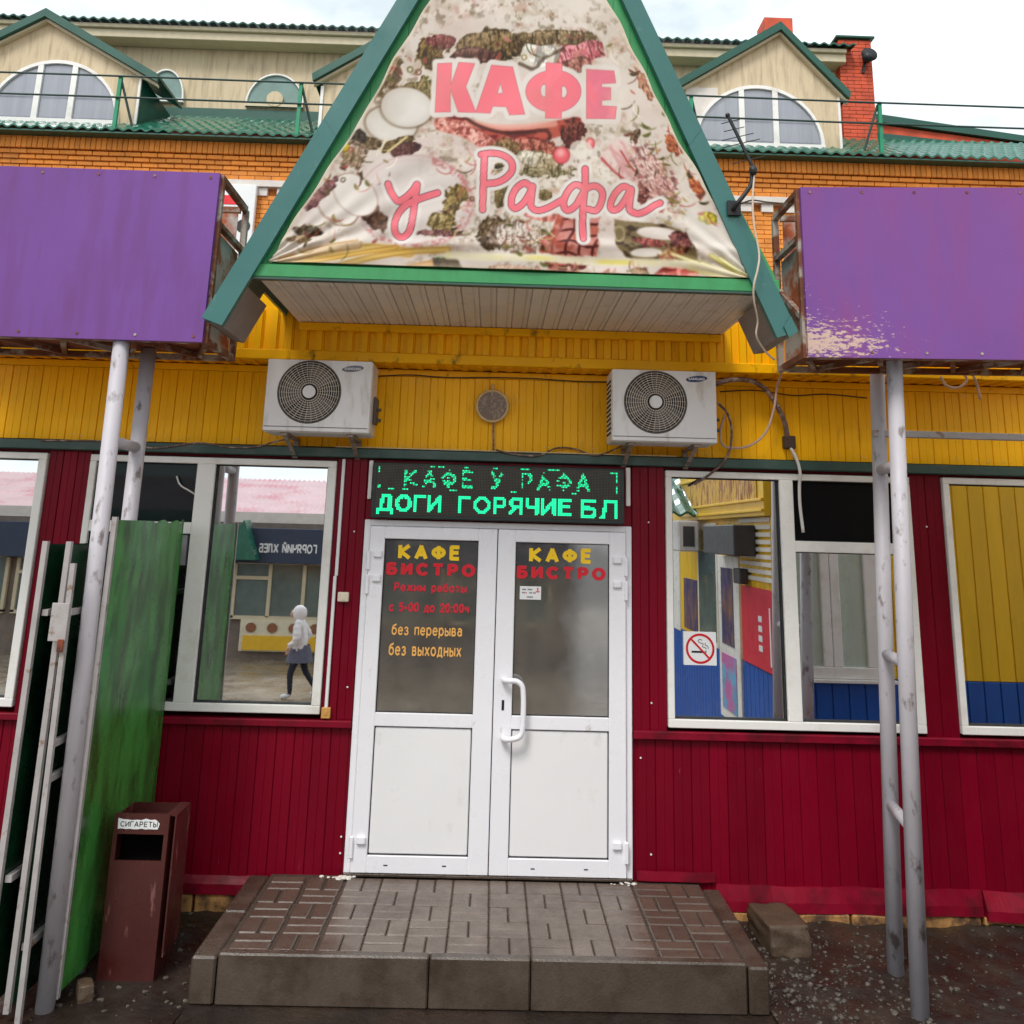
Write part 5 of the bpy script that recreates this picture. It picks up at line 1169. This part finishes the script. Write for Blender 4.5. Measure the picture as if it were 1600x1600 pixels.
lump('small_stone', 'small pale stone in the mud between the bin and the green gate', (-1.90, -1.02, .025), (.07, .10, .09), 8, .5)

# ================================================================== TV ANTENNA on the canopy edge
ant = thing('tv_antenna', 'black yagi television antenna on a bent mast at the canopy edge', 'antenna', tuple(T(1147, 326, -1.325)))
YA = -1.33
p0, p1 = T(1136, 313, YA), T(1158, 337, YA)
MB().box(p0.x, p1.x, YA-.004, YA+.012, p1.z, p0.z, .003).build('mount_plate', M['black'], ant)
mast = curve([T(1146, 327, YA-.006), T(1152, 318, YA-.05), T(1166, 300, YA-.06), T(1174, 285, YA-.06), T(1175, 262, YA-.06)], 6)
MB().tube(mast, .0125, 10).build('mast', M['black'], ant, smooth=True)
b0, b1 = T(1180, 268, YA-.06), T(1137, 180, YA-.06)
MB().bar(b0, b1, .014).build('boom', M['black'], ant)
MB().ico(T(1177, 266, YA-.075), .024, 2, (1, 1, 1.3)).build('dipole_box', M['black'], ant)
MB().ico(b1, .014, 2).build('boom_cap', M['black'], ant)
el = MB()
for (x, y), l_ in zip(((1142, 190), (1148, 202), (1154, 214), (1160, 224), (1171, 250)), (.10, .11, .17, .20, .18)):
    c = T(x, y, YA-.06); el.tube([c-Vector((l_*.55, 0, .03*l_/.2)), c+Vector((l_*.5, .0, .03*l_/.2))], .0028, 5)
el.build('elements', M['black'], ant)
cable('antenna_cable', 'thin pale cable hanging from the antenna past the canopy edge to the signboard', 'cable',
      [(1179, 268), (1176, 310), (1178, 350), (1186, 395), (1184, 420), (1178, 445), (1178, 470), (1184, 500), (1182, 525), (1195, 548), (1210, 562)],
      [-1.40, -1.40, -1.39, -1.37, -1.37, -1.36, -1.32, -1.25, -1.22, -1.15, -1.1], .0058, M['wire_pale'], 6)
cable('overhead_wire', 'dark wire running from the antenna plate to the rusty signboard frame', 'wire', [(1158, 318), (1176, 313), (1200, 316), (1230, 318), (1246, 316)], [-1.33, -1.25, -1.0, -.8, -.75], .005, M['wire_dark'], 5)

# ================================================================== ORANGE BRICK BUILDING BEHIND
bb = thing('brick_building', 'two storey orange brick building with green metal roof and beige dormers behind the cafe', 'building', (0, 7.5, 0))
BX0, BX1 = -9.5, 10.0
MB().box(BX0, BX1, 7.52, 16, 0, 8.25).build('wall', M['mortar'], bb)
nb = [0]; extra = MB()
bst = MB().box(0, .248, -.06, .0, 0, .066, .006).mesh('brick', M['brick']); bso = MB().box(0, .076, -.06, .0, 0, .212, .006).mesh('brick', M['brick'])
def seen(x): return -7.8 < x < -2.5 or 3.0 < x < 8.3
for i in range(int((BX1-BX0)/.084)):
    x = BX0+i*.084
    if seen(x) and nb[0] < 155: put('brick', bso, (x, 7.40+rp.uniform(-.004, .004), 7.995), bb); nb[0] += 1
    else: extra.box(x, x+.076, 7.34, 7.40, 7.995, 8.207)
rows = [(8.213, 7.34), (7.915, 7.44), (7.84, 7.47), (7.765, 7.50), (7.69, 7.52), (7.615, 7.52)]
for ri, (z, y) in enumerate(rows):
    for i in range(int((BX1-BX0)/.258)):
        x = BX0+i*.258+(ri % 2)*.129
        if seen(x) and nb[0] < 300: put('brick', bst, (x, y+rp.uniform(-.004, .004), z), bb); nb[0] += 1
        else: extra.box(x, x+.248, y-.06, y, z, z+.066)
for r in range(30):
    z = 7.35-.076*r
    for x in np.arange(BX0+(r % 2)*.129, BX1, .258):
        if -5.6 < x < -2.6 or 3.2 < x < 6: extra.box(x, x+.248, 7.455, 7.515+rp.uniform(-.005, .005), z-.066, z)
tag(extra.build('brick', M['brick_stuff'], bb), kind='stuff')
MB().box(BX0, BX1, 7.41, 7.519, 8.28, 8.30).build('corbel_bed', M['mortar'], bb)
MB().box(BX0, BX1, 7.38, 7.52, 7.475, 7.585, .006).build('white_string_course', M['stone_white'], bb)
dme = MB().box(0, .19, -.10, 0, 0, .135, .005).mesh('dentil', M['stone_white'])
for k in range(16):
    x = 3.45+k*.34
    if x < 6.6: put('dentil', dme, (x, 7.52, 7.337), bb)
for k in range(5): put('dentil', dme, (-4.6+k*.34, 7.52, 7.337), bb)
wb = MB().box(-4.75, -3.87, 7.30, 7.40, 6.2, 7.47, .01).build('white_signboard', M['white_print'], bb)
MB().box(-4.75, -4.12, 7.293, 7.299, 7.13, 7.28).build('red_stripe', M['red_stripe'], wb)
MB().disc((-4.02, 7.294, 6.78), .11, 7.299, 20).build('black_emblem', M['black_print'], wb)
# metal tile roof
def tile_roof(x0, x1, ya, za, yb, zb, name, parent, mat, wave=.18, step=.35):
    mb = MB(); nx = int((x1-x0)/.03); L_ = math.hypot(yb-ya, zb-za); nl = max(2, int(L_/step)*4)
    V = []
    for j in range(nl+1):
        s_ = L_*j/nl; fr_ = (s_ % step)/step; t = j/nl
        for i in range(nx+1):
            x = x0+(x1-x0)*i/nx; h = .022*math.sin(2*math.pi*x/wave)+.022*(1-fr_)
            V.append((x, ya+(yb-ya)*t, za+(zb-za)*t+h))
    F = [(j*(nx+1)+i, j*(nx+1)+i+1, (j+1)*(nx+1)+i+1, (j+1)*(nx+1)+i) for j in range(nl) for i in range(nx)]
    q = len(V)
    V += [(x, y+.002, z-.03) for x, y, z in V[:nx+1]]; F += [(i, q+i, q+i+1, i+1) for i in range(nx)]
    return mb.add(V, F).build(name, mat, parent)
tile_roof(BX0, BX1, 7.12, 8.25, 9.25, 9.53, 'eave_roof', bb, M['roof'])
MB().box(BX0, BX1, 7.14, 7.50, 8.19, 8.215).build('eave_soffit', M['roof_dark'], bb)
MB().box(BX0, 6.15, 9.16, 9.2, 9.45, 9.66).build('wall_flashing', M['roof_dark'], bb)
MB().box(BX0, 6.2, 9.21, 14, 9.3, 11.0).build('upper_wall', M['beige'], bb)
MB().box(BX0, 6.25, 8.86, 9.20, 10.86, 11.02, .01).box(BX0, 6.25, 8.80, 9.20, 11.021, 11.10, .01).build('cornice', M['cream'], bb)
tile_roof(BX0, 6.4, 8.72, 11.13, 13.5, 12.2, 'upper_roof', bb, M['roof_dark'])
MB().box(5.0, 5.55, 9.6, 10.1, 11.0, 12.2).build('small_chimney', M['brick_red'], bb)
# half round / oval windows in the upper wall
def arch_window(cx, z0, r, y, mat, n_mull=0, half=True, frame=.05, rz=None):
    rz = rz or r
    N = 28; A = [math.pi*i/N for i in range(N+1)] if half else [2*math.pi*i/(2*N) for i in range(2*N)]
    outer = [(cx+r*math.cos(a), z0+rz*math.sin(a)) for a in A]; inner = [(cx+(r-frame)*math.cos(a), z0+(frame*.8 if half else 0)+(rz-frame*(1.8 if half else 1))*math.sin(a)) for a in A]
    mb = MB(); n = len(A); V = [(x, y-.04, z) for x, z in outer]+[(x, y-.04, z) for x, z in inner]+[(x, y+.03, z) for x, z in outer]+[(x, y+.03, z) for x, z in inner]
    rng = range(n) if not half else range(n-1); F = []
    for i in rng:
        j = (i+1) % n; F += [(i, j, n+j, n+i), (n+i, n+j, 3*n+j, 3*n+i), (j, i, 2*n+i, 2*n+j)]
    F = [f[::-1] for f in F]
    if half: F += [(0, n, 3*n, 2*n)[::-1], (n-1, 3*n-1, 4*n-1, 2*n-1)[::-1]]
    mb.add(V, F)
    if half: mb.box(cx-r, cx+r, y-.045, y+.03, z0-.05, z0+frame*.7)
    for k in range(n_mull):
        x = cx+(-1+2*(k+1)/(n_mull+1))*r*.86*(.30/.33) if n_mull > 1 else cx
        top = z0+rz*math.sqrt(max(0, 1-((x-cx)/r)**2)); mb.box(x-.045, x+.045, y-.038, y+.02, z0+.02, top-.02)
    wn = mb.build('arched_window', M['upvc'], bb)
    MB().prism(inner if half else inner, y, y+.01).build('pane', mat, wn); return wn
arch_window(-4.23, 9.76, .53, 9.17, M['glass_teal'], 0, True, .03, .62); arch_window(-6.25, 9.80, .36, 9.17, M['glass_teal'], 0, True, .03, .60)
MB().disc((-4.22, 9.10, 9.86), .15, 9.16, 24).build('round_cap', M['beige'], bb); MB().box(-4.75, -3.70, 9.11, 9.16, 9.71, 9.80).build('window_ledge', M['cream'], bb)
# dormers
def dormer(poly, win, y, depth, cheek=None, eaves=None, wall_w=None):
    d = MB().prism(poly, y, y+.25).build('dormer_wall', M['beige'], bb)
    (lx, lz), (ax, az), (rx, rz) = eaves; t = .13
    r = MB()
    r.prism([(lx, lz), (ax, az), (ax, az-t*1.15), (lx+.02, lz-t)], y-.16, y-.10); r.prism([(ax+.002, az), (rx, rz), (rx-.02, rz-t), (ax+.002, az-t*1.15)], y-.16, y-.10)
    r.prism([(lx, lz), (ax, az), (ax, az-.05), (lx, lz-.05)], y-.099, y+depth); r.prism([(ax+.002, az), (rx, rz), (rx, rz-.05), (ax+.002, az-.05)], y-.099, y+depth)
    r.build('dormer_roof', M['roof_dark'], d)
    s = MB()
    s.prism([(lx+.03, lz-t-.002), (ax, az-t*1.15-.002), (ax, az-t*1.15-.05), (lx+.03, lz-t-.05)], y-.09, y-.002); s.prism([(ax+.002, az-t*1.15-.002), (rx-.03, rz-t-.002), (rx-.03, rz-t-.05), (ax+.002, az-t*1.15-.05)], y-.09, y-.002)
    s.build('dormer_soffit', M['cream'], d)
    return d
YD = 7.7
dR = dormer([(3.0, 8.4), (5.58, 8.4), (5.58, 9.60), (4.62, 10.66), (3.0, 9.66)], None, YD, 1.8, eaves=((2.84, 9.66), (4.62, 10.82), (5.74, 9.56)))
arch_window(4.215, 8.585, 1.085, YD-.02, M['glass_far'], 2, True, .06)
MB().box(3.02, 3.55, YD-.004, YD-.001, 9.0, 9.62).build('pale_siding_patch', M['stone_white'], dR)
MB().box(5.56, 5.60, YD-.03, YD-.002, 8.4, 9.52).build('corner_trim', M['upvc'], dR)
dL = dormer([(-9.3, 8.4), (-6.04, 8.4), (-6.04, 9.52), (-7.72, 10.45), (-9.3, 9.5)], None, YD, 1.0, eaves=((-9.5, 9.45), (-7.72, 10.58), (-5.72, 9.44)))
arch_window(-7.42, 8.60, 1.09, YD-.02, M['glass_far'], 2, True, .06)
MB().box(-6.08, -6.04, YD-.03, YD-.002, 8.45, 9.42).build('corner_trim', M['upvc'], dL)
MB().add([(-6.03, YD, 8.40), (-6.03, YD, 9.47), (-6.03, 9.1, 8.93), (-6.03, 9.1, 9.4), (-6.10, YD, 8.40), (-6.10, YD, 9.47), (-6.10, 9.1, 9.4), (-6.10, 9.1, 8.9)], [(0, 2, 3, 1), (4, 5, 6, 7), (1, 3, 6, 5)]).build('dormer_cheek', M['roof_dark'], dL)
dM = dormer([(-3.1, 8.5), (-.2, 8.5), (-.2, 9.6), (-1.6, 10.7), (-3.1, 9.60)], None, 7.9, 1.4, eaves=((-3.26, 9.66), (-1.6, 10.78), (.06, 9.66)))
MB().box(-3.12, -3.07, 7.87, 7.898, 8.5, 9.5).build('corner_trim', M['upvc'], dM)
# brick chimney and neighbouring parapet
def brick_block(name, x0, x1, y0, y1, z0, z1, parent):
    c = MB().box(x0+.008, x1-.008, y0+.008, y1-.008, z0, z1).build(name, M['mortar_red'], parent); b = MB(); r = 0; z = z0
    while z < z1-.05:
        x = x0-(.125 if r % 2 else 0)
        while x < x1-.02:
            a, e = max(x, x0), min(x+.246, x1)
            if e-a > .03: b.box(a, e, y0+rp.uniform(-.004, .004), y0+.05, z, z+.064)
            x += .256
        y = y0+.055
        while y < y1-.05: b.box(x0-.001, x0+.04, y, min(y+.24, y1), z, z+.064); y += .25
        z += .075; r += 1
    tag(b.build('brick', M['brick_red'], c), kind='stuff'); return c
brick_block('chimney', 6.18, 6.79, 9.0, 9.6, 9.3, 11.42, bb)
MB().box(6.12, 6.85, 8.94, 9.66, 11.421, 11.47, .01).build('chimney_cap', M['roof_dark'], bb)
pp = MB().prism([(6.8, 9.2), (10.2, 8.9), (10.2, 9.60), (6.8, 9.98)], 9.5, 9.8).build('parapet', M['brick_red'], bb)
MB().prism([(6.8, 10.0), (10.2, 9.62), (10.2, 9.74), (6.8, 10.16)], 9.42, 9.88).build('parapet_coping', M['roof_dark'], bb)
tile_roof(7.2, 10.4, 9.9, 9.95, 12.5, 10.0, 'parapet_roof', bb, M['stone_white'])
MB().prism([(6.82, 9.52), (10.2, 9.25), (10.2, 9.42), (6.82, 9.70)], 9.3, 9.36).build('parapet_flashing', M['roof_dark'], bb)
MB().prism([(5.75, 11.2), (6.17, 11.05), (6.17, 11.4), (5.75, 11.5)], 9.3, 9.5).build('roof_patch', M['kpink'], bb)
ls = thing('horn_loudspeaker', 'small black horn loudspeaker mounted on the brick chimney', 'loudspeaker', (6.64, 9.0, 10.95))
MB().tube([(6.66, 8.80, 11.0), (6.66, 8.99, 10.97)], .15, 20, True, .05).build('horn', M['speaker'], ls, smooth=True)
MB().tube([(6.66, 8.99, 10.97), (6.60, 8.99, 10.72)], .03, 8).build('bracket', M['speaker'], ls)
# roof railing
rail = thing('roof_railing', 'green snow guard railing with two long rails along the roof edge', 'railing', (0, 7.3, 8.3))
for x in (-6.22, -3.32, .4, 3.0, 6.08):
    s_ = -1 if x > 5 else 1
    p = MB(); p.bar((x, 7.32, 8.26), (x+.01, 7.3, 9.25), .055); p.build('post', M['rail'], rail)
    MB().bar((x+.24*s_, 7.5, 8.36), (x+.02*s_, 7.3, 9.2), .03).build('brace', M['rail_dark'], rail)
for z in (8.86, 9.23): MB().tube(curve([(-9.5, 7.26, z), (-6.22, 7.26, z+.004), (-3.3, 7.26, z-.003), (.4, 7.26, z+.008), (3, 7.26, z+.006), (6.08, 7.26, z-.008), (10, 7.26, z-.006)]), .016, 6).build('rail', M['rail_dark'], rail)

# ================================================================== ACROSS THE YARD (seen in the window panes)
def K(x, y, z): return (1.2*x, CAM.y - (y-(-CAM.y)) if False else -(1.2*(y+5.9967)-5.9967), 2.2319-(2.2319-z)*1.2)
kb = thing('bread_kiosk', 'low market kiosk with navy fascia and pink roof across the yard', 'kiosk', K(-3.6, 10.2, 0))
def kbox(x0, x1, ya, yb, z0, z1, name, mat, parent, b=0):
    p, q = K(x0, ya, z0), K(x1, yb, z1)
    return MB().box(min(p[0], q[0]), max(p[0], q[0]), min(p[1], q[1]), max(p[1], q[1]), p[2], q[2], b).build(name, mat, parent)
kbox(-18, 1.5, 10.5, 14, -.0, 2.3, 'walls', M['kwall'], kb)
kbox(-18, 1.5, 10.2, 10.49, 1.62, 2.22, 'fascia', M['knavy'], kb, .01)
kbox(-18, 1.5, 10.9, 14, 2.31, 2.5, 'parapet', M['stone_white'], kb)
for x in (-4.55, -2.65, -.75, -6.45, -8.35, -10.3, -12.2):
    wn = MB(); W1 = 1.8
    for a, b, c, d in ((x, x+.06, .68, 1.62), (x+.62, x+.68, .70, 1.61), (x+1.22, x+1.28, .70, 1.61), (x+1.76, x+1.82, .68, 1.62), (x, x+1.82, .66, .72), (x, x+1.82, 1.60, 1.66), (x+.06, x+.62, 1.33, 1.39)):
        p, q = K(a, 10.42, c), K(b, 10.49, d); wn.box(p[0], q[0], min(p[1], q[1]), max(p[1], q[1]), p[2], q[2])
    wn = wn.build('window', M['cream'], kb); kbox(x+.03, x+1.79, 10.46, 10.495, .69, 1.63, 'pane', M['kglass'], wn)
bn = kbox(-4.34, -2.75, 10.40, 10.44, .14, .66, 'advert_panel', M['kbanner_w'], kb); kbox(-4.28, -2.8, 10.38, 10.399, .16, .40, 'yellow_strip', M['kbanner_y'], bn)
mb = MB()
for k in range(4): p = K(-4.15+.37*k, 10.385, .53); mb.prism([(p[0]+.11*math.cos(t*.5236), p[2]+.10*math.sin(t*.5236)) for t in range(12)], p[1]-.0, p[1]+.004)
mb.build('food_pictures', M['wood'], bn)
# fascia words: read correctly from the yard, mirrored in the pane
p, q = K(-4.08, 10.19, 1.80), K(-3.07, 10.19, 1.99)
lettering('ГОРЯЧИЙ ХЛЕБ', p[0], q[0], p[2], q[2], p[1], M['white_print'], kb, .11, .004, .3, flip=True)
# little green gable roof and pink main roof
a, b, c = K(-4.75, 9.9, 1.68), K(-4.05, 9.9, 1.68), K(-4.3, 9.9, 2.35)
MB().add([(a[0], a[1], a[2]), (b[0], b[1], b[2]), (c[0], c[1], c[2]), (a[0], a[1]-.5, a[2]), (b[0], b[1]-.5, b[2]), (c[0], c[1]-.5, c[2])], [(0, 1, 2), (5, 4, 3), (0, 2, 5, 3), (1, 4, 5, 2), (0, 3, 4, 1)]).build('porch_roof', M['roof'], kb)
pr0, pr1 = K(-18, 11.6, 2.45), K(1.5, 16, 3.36); mb = MB(); nx = 330
V = []
for i in range(nx+1):
    x = pr0[0]+(pr1[0]-pr0[0])*i/nx; dz = .03*(1 if i % 2 else -1); V += [(x, pr0[1], pr0[2]+dz), (x, pr1[1], pr1[2]+dz)]
mb.add(V, [(2*i, 2*i+1, 2*i+3, 2*i+2) for i in range(nx)]); mb.build('metal_roof', M['kpink'], kb)

ks = thing('side_kiosk', 'yellow and blue market kiosk to the right of the yard', 'kiosk', (2.62, -4.5, 0))
KX = 2.62
hb = 1.03
MB().box(KX+.02, 6.5, -7.6, -2.42, -.46, 3.05).build('walls', M['kyellow'], ks)
wbm = MB().box(KX+.005, KX+.019, -7.6, -2.405, -.46, hb).build('blue_wainscot', M['blue'], ks)
for i in range(34): MB().box(KX-.006, KX+.004, -7.58+i*.15, -7.44+i*.15, -.45, hb-.005, .003).build('plank', M['blue'], wbm)
wbm2 = MB().box(KX+.02, 6.5, -2.419, -2.405, 0, hb+.02).build('blue_wainscot', M['blue'], ks)
for i in range(24): MB().box(KX+.03+i*.15, KX+.17+i*.15, -2.404, -2.394, .02, hb+.015, .003).build('plank', M['blue'], wbm2)
wy = MB().box(KX+.02, 6.5, -2.4192, -2.408, hb+.022, 3.0).build('yellow_boards', M['kyellow'], ks)
for i in range(24): MB().box(KX+.03+i*.15, KX+.17+i*.15, -2.4075, -2.398, hb+.024, 2.99, .003).build('plank', M['kyellow'], wy)
MB().box(KX-.03, KX+.01, -2.45, -2.392, 0, 3.0, .004).build('corner_post', M['kyellow'], ks)
# window facing the cafe
wy2 = MB().box(KX+.004, KX+.0195, -7.6, -2.452, hb+.002, 3.04).build('yellow_boards', M['kyellow'], ks)
for i in range(34): MB().box(KX-.004, KX+.0035, -7.58+i*.15, -7.44+i*.15, hb+.004, 2.44, .003).build('plank', M['kyellow'], wy2)
fb_ = MB().box(KX-.112, KX-.1005, -6.0, -2.6, 2.62, 2.90, .002).build('fascia_sign', pm('weathered_sign', S(226, 176, 60), .5, .1, 3, dirt=S(150, 84, 40), damt=.47, dscale=9, dstretch=(1, 2.2, .7), dsharp=.05), ks)
for z in (2.50, 2.60, 2.93): MB().box(KX-.125, KX-.1005, -6.2, -2.41, z, z+.025, .003).build('moulding', M['kyellow'], ks)
wn = MB()
for a in ((2.70, 3.60, 1.05, 1.15), (2.70, 3.60, 2.36, 2.44), (2.70, 2.78, 1.15, 2.36), (3.02, 3.10, 1.15, 2.36), (3.105, 3.19, 1.15, 2.36), (3.42, 3.60, 1.15, 2.36)): wn.box(a[0], a[1], -2.393, -2.34, a[2], a[3], .006)
wn = wn.build('window', M['upvc'], ks); MB().box(2.76, 3.46, -2.39, -2.375, 1.10, 2.40).build('pane', pm('curtained_glass', S(186, 198, 184), .3, .12, 2, (4, 1, .6)), wn)
MB().box(2.66, 3.66, -2.392, -2.30, 1.02, 1.048, .004).build('window_sill', M['upvc'], ks)
# side wall: glazing, door, red poster, louvres, fascia
wn = MB().box(KX-.03, KX+.0, -5.55, -4.56, hb, 2.42).build('side_window', M['upvc'], ks); MB().box(KX-.035, KX-.031, -5.48, -4.62, hb+.06, 2.34).build('pane', M['kglass'], wn)
dd = MB().box(KX-.03, KX+.0, -4.52, -3.64, .35, 2.06, .004).build('side_door', M['upvc'], ks); MB().box(KX-.036, KX-.031, -4.36, -3.86, 1.12, 1.93).build('pane', M['kpanel'], dd); MB().box(KX-.036, KX-.031, -4.40, -3.80, .45, 1.02).build('poster', M['kposter'], dd)
rpst = MB().box(KX-.02, KX-.0, -3.58, -2.47, hb+.01, 1.78, .002).build('red_poster', M['kred'], ks)
for k in range(4): MB().box(KX-.024, KX-.0205, -2.98, -2.86, 1.20+.09*k, 1.255+.09*k).build('white_print', M['white_print'], rpst)
MB().box(KX-.024, KX-.0205, -2.62, -2.58, 1.10, 1.62).build('white_print', M['white_print'], rpst)
lv = MB()
for k in range(9): lv.box(KX-.03, KX-.0, -3.55, -2.47, 1.85+.07*k, 1.89+.07*k)
tag(lv.build('louvres', M['stone_white'], ks), kind='stuff')
MB().box(KX-.10, KX-.0, -6.2, -2.40, 2.46, 3.02, .005).build('fascia', M['kyellow'], ks)
MB().box(KX-.25, KX-.031, -4.25, -2.95, 2.08, 2.38, .01).build('awning_box', M['kdark'], ks); MB().box(KX-.12, KX-.031, -3.50, -3.25, 1.80, 1.95, .01).build('lamp_box', M['kdark'], ks)
MB().box(KX-.012, KX+.0, -6.5, -5.7, 1.08, 1.72, .002).build('poster', M['kpanel'], ks)
kac = MB().box(KX-.36, KX-.10, -5.75, -5.1, 2.08, 2.45, .02).build('air_conditioner_box', M['ac'], ks)
MB().box(KX-.30, KX-.16, -5.098, -5.092, 2.14, 2.38).build('grille', M['kdark'], kac)
MB().box(KX-.02, KX+.01, -7.3, -6.75, 1.0, 2.4, .01).build('white_post', M['upvc'], ks)
tile_roof(2.06, 2.68, -5.15, 2.52, -6.0, 2.88, 'roof_overhang', ks, M['roof'])
tile_roof(2.06, 3.0, -6.0, 2.84, -7.6, 3.5, 'roof_overhang', ks, M['roof'])
tag(MB().box(2.1, 2.5, -9.3, -8.6, .02, .06, .004).box(2.12, 2.48, -9.2, -9.1, -.45, .02).box(2.12, 2.48, -8.8, -8.7, -.45, .02).build('bench', M['wood']), 'low brown wooden bench behind the yellow and blue kiosk', 'bench')

# person reflected in the left window: walking, white hoodie
def person():
    b = K(-2.57, 6.85, 0); bx, by = b[0], b[1]; gz_ = -.45; s = 1.42/1.70
    me = bpy.data.meshes.new('body'); J = {}
    def P(x, y, z): return (bx+x*s*1.12, by+y*s*1.12, gz_+z*s)
    # walking towards -x; chain of joints with radii
    pts = [('pel', P(0, 0, .92), .15), ('waist', P(-.01, 0, 1.08), .165), ('chest', P(-.03, 0, 1.28), .185), ('neck', P(-.05, 0, 1.46), .07), ('head', P(-.07, 0, 1.56), .105), ('crown', P(-.07, 0, 1.66), .09),
           ('shL', P(-.03, .17, 1.40), .075), ('elL', P(.0, .26, 1.14), .075), ('haL', P(-.16, .20, .96), .045), ('shR', P(-.03, -.17, 1.40), .075), ('elR', P(.10, -.27, 1.15), .075), ('haR', P(-.04, -.22, .95), .045),
           ('hiL', P(0, .09, .86), .10), ('knL', P(-.12, .09, .48), .065), ('anL', P(-.10, .09, .08), .045), ('toL', P(-.26, .09, .04), .045), ('hiR', P(.02, -.09, .86), .10), ('knR', P(.10, -.09, .50), .065), ('anR', P(.32, -.09, .16), .045), ('toR', P(.22, -.09, .045), .042)]
    ix = {n: i for i, (n, _, _) in enumerate(pts)}
    ed = [('pel', 'waist'), ('waist', 'chest'), ('chest', 'neck'), ('neck', 'head'), ('head', 'crown'), ('chest', 'shL'), ('shL', 'elL'), ('elL', 'haL'), ('chest', 'shR'), ('shR', 'elR'), ('elR', 'haR'), ('pel', 'hiL'), ('hiL', 'knL'), ('knL', 'anL'), ('anL', 'toL'), ('pel', 'hiR'), ('hiR', 'knR'), ('knR', 'anR'), ('anR', 'toR')]
    root = thing('person', 'person in white hooded jacket and grey skirt walking, reflected in the left window', 'person', (bx, by, gz_))
    me.from_pydata([tuple(Vector(p)-root.location) for _, p, _ in pts], [(ix[a], ix[b]) for a, b in ed], [])
    o = bpy.data.objects.new('body', me); COL.objects.link(o)
    md = o.modifiers.new('skin', 'SKIN'); o.modifiers.new('sub', 'SUBSURF').levels = 2
    for v, (_, _, r) in zip(me.skin_vertices[0].data, pts): v.radius = (r*s, r*s)
    me.skin_vertices[0].data[0].use_root = True
    o.parent = root
    dg = bpy.context.evaluated_depsgraph_get(); dg.update(); m2 = bpy.data.meshes.new_from_object(o.evaluated_get(dg)); o.modifiers.clear(); o.data = m2
    m2.materials.clear()
    for k in ('hoodie', 'skirt', 'leggings', 'shoe', 'skin'): m2.materials.append(M[k])
    for v in m2.vertices:                      # quilted, creased jacket
        z = v.co.z/s
        if .9 < z < 1.46:
            k = 1+.045*math.sin(z*62+2*v.co.y)+.05*mnoise.noise(v.co*9); v.co.x *= k; v.co.y *= k
    for p in m2.polygons:
        c = p.center; z = c.z/s; p.use_smooth = True
        p.material_index = 3 if z < .1 or (c.x/s > .2 and z < .17) else 2 if z < .66 else 1 if (z < .93 and abs(c.y/s) < .18) else 0
        if z > 1.47 and c.x/s < -.135: p.material_index = 4
    hd = MB(); hd.ico(P(-.045, 0, 1.585), .135*s, 3, (1.05, .95, 1.12)); hd.build('hood', M['hoodie'], root, smooth=True)
    sk = MB(); ring = []
    n = 20; V = []
    for z, r in ((1.0, .16), (.85, .20), (.68, .235)):
        for i in range(n): t = 2*math.pi*i/n; V.append(P(.01+r*math.cos(t)*1.0, r*.85*math.sin(t), z))
    sk.add(V, [(j*n+i, j*n+(i+1) % n, (j+1)*n+(i+1) % n, (j+1)*n+i) for j in range(2) for i in range(n)]); sk.build('skirt', M['skirt'], root, smooth=True)
    fc = MB(); hx = P(-.17, 0, 1.56); fc.ico(hx, .062*s, 2, (.6, 1, 1.2)); fc.ico((hx[0]-.035*s, hx[1], hx[2]-.005), .016*s, 1)
    fc.build('face', M['skin'], root, smooth=True)
    for sy in (-1, 1):
        h_ = P(-.17 if sy > 0 else -.05, .20*sy if sy > 0 else -.22, .93); hm = MB(); hm.ico(h_, .038*s, 2, (.7, .6, 1.2))
        for q in range(4): hm.tube([(h_[0]-.02*s+q*.013*s, h_[1], h_[2]-.035*s), (h_[0]-.03*s+q*.013*s, h_[1], h_[2]-(.075+.008*(q % 2))*s), (h_[0]-.04*s+q*.012*s, h_[1]-.005*sy, h_[2]-.10*s)], .008*s, 6)
        hm.tube([(h_[0]-.022*s, h_[1], h_[2]), (h_[0]-.05*s, h_[1], h_[2]-.04*s)], .009*s, 6)
        hm.build('hand', M['skin'], root, smooth=True)
person()
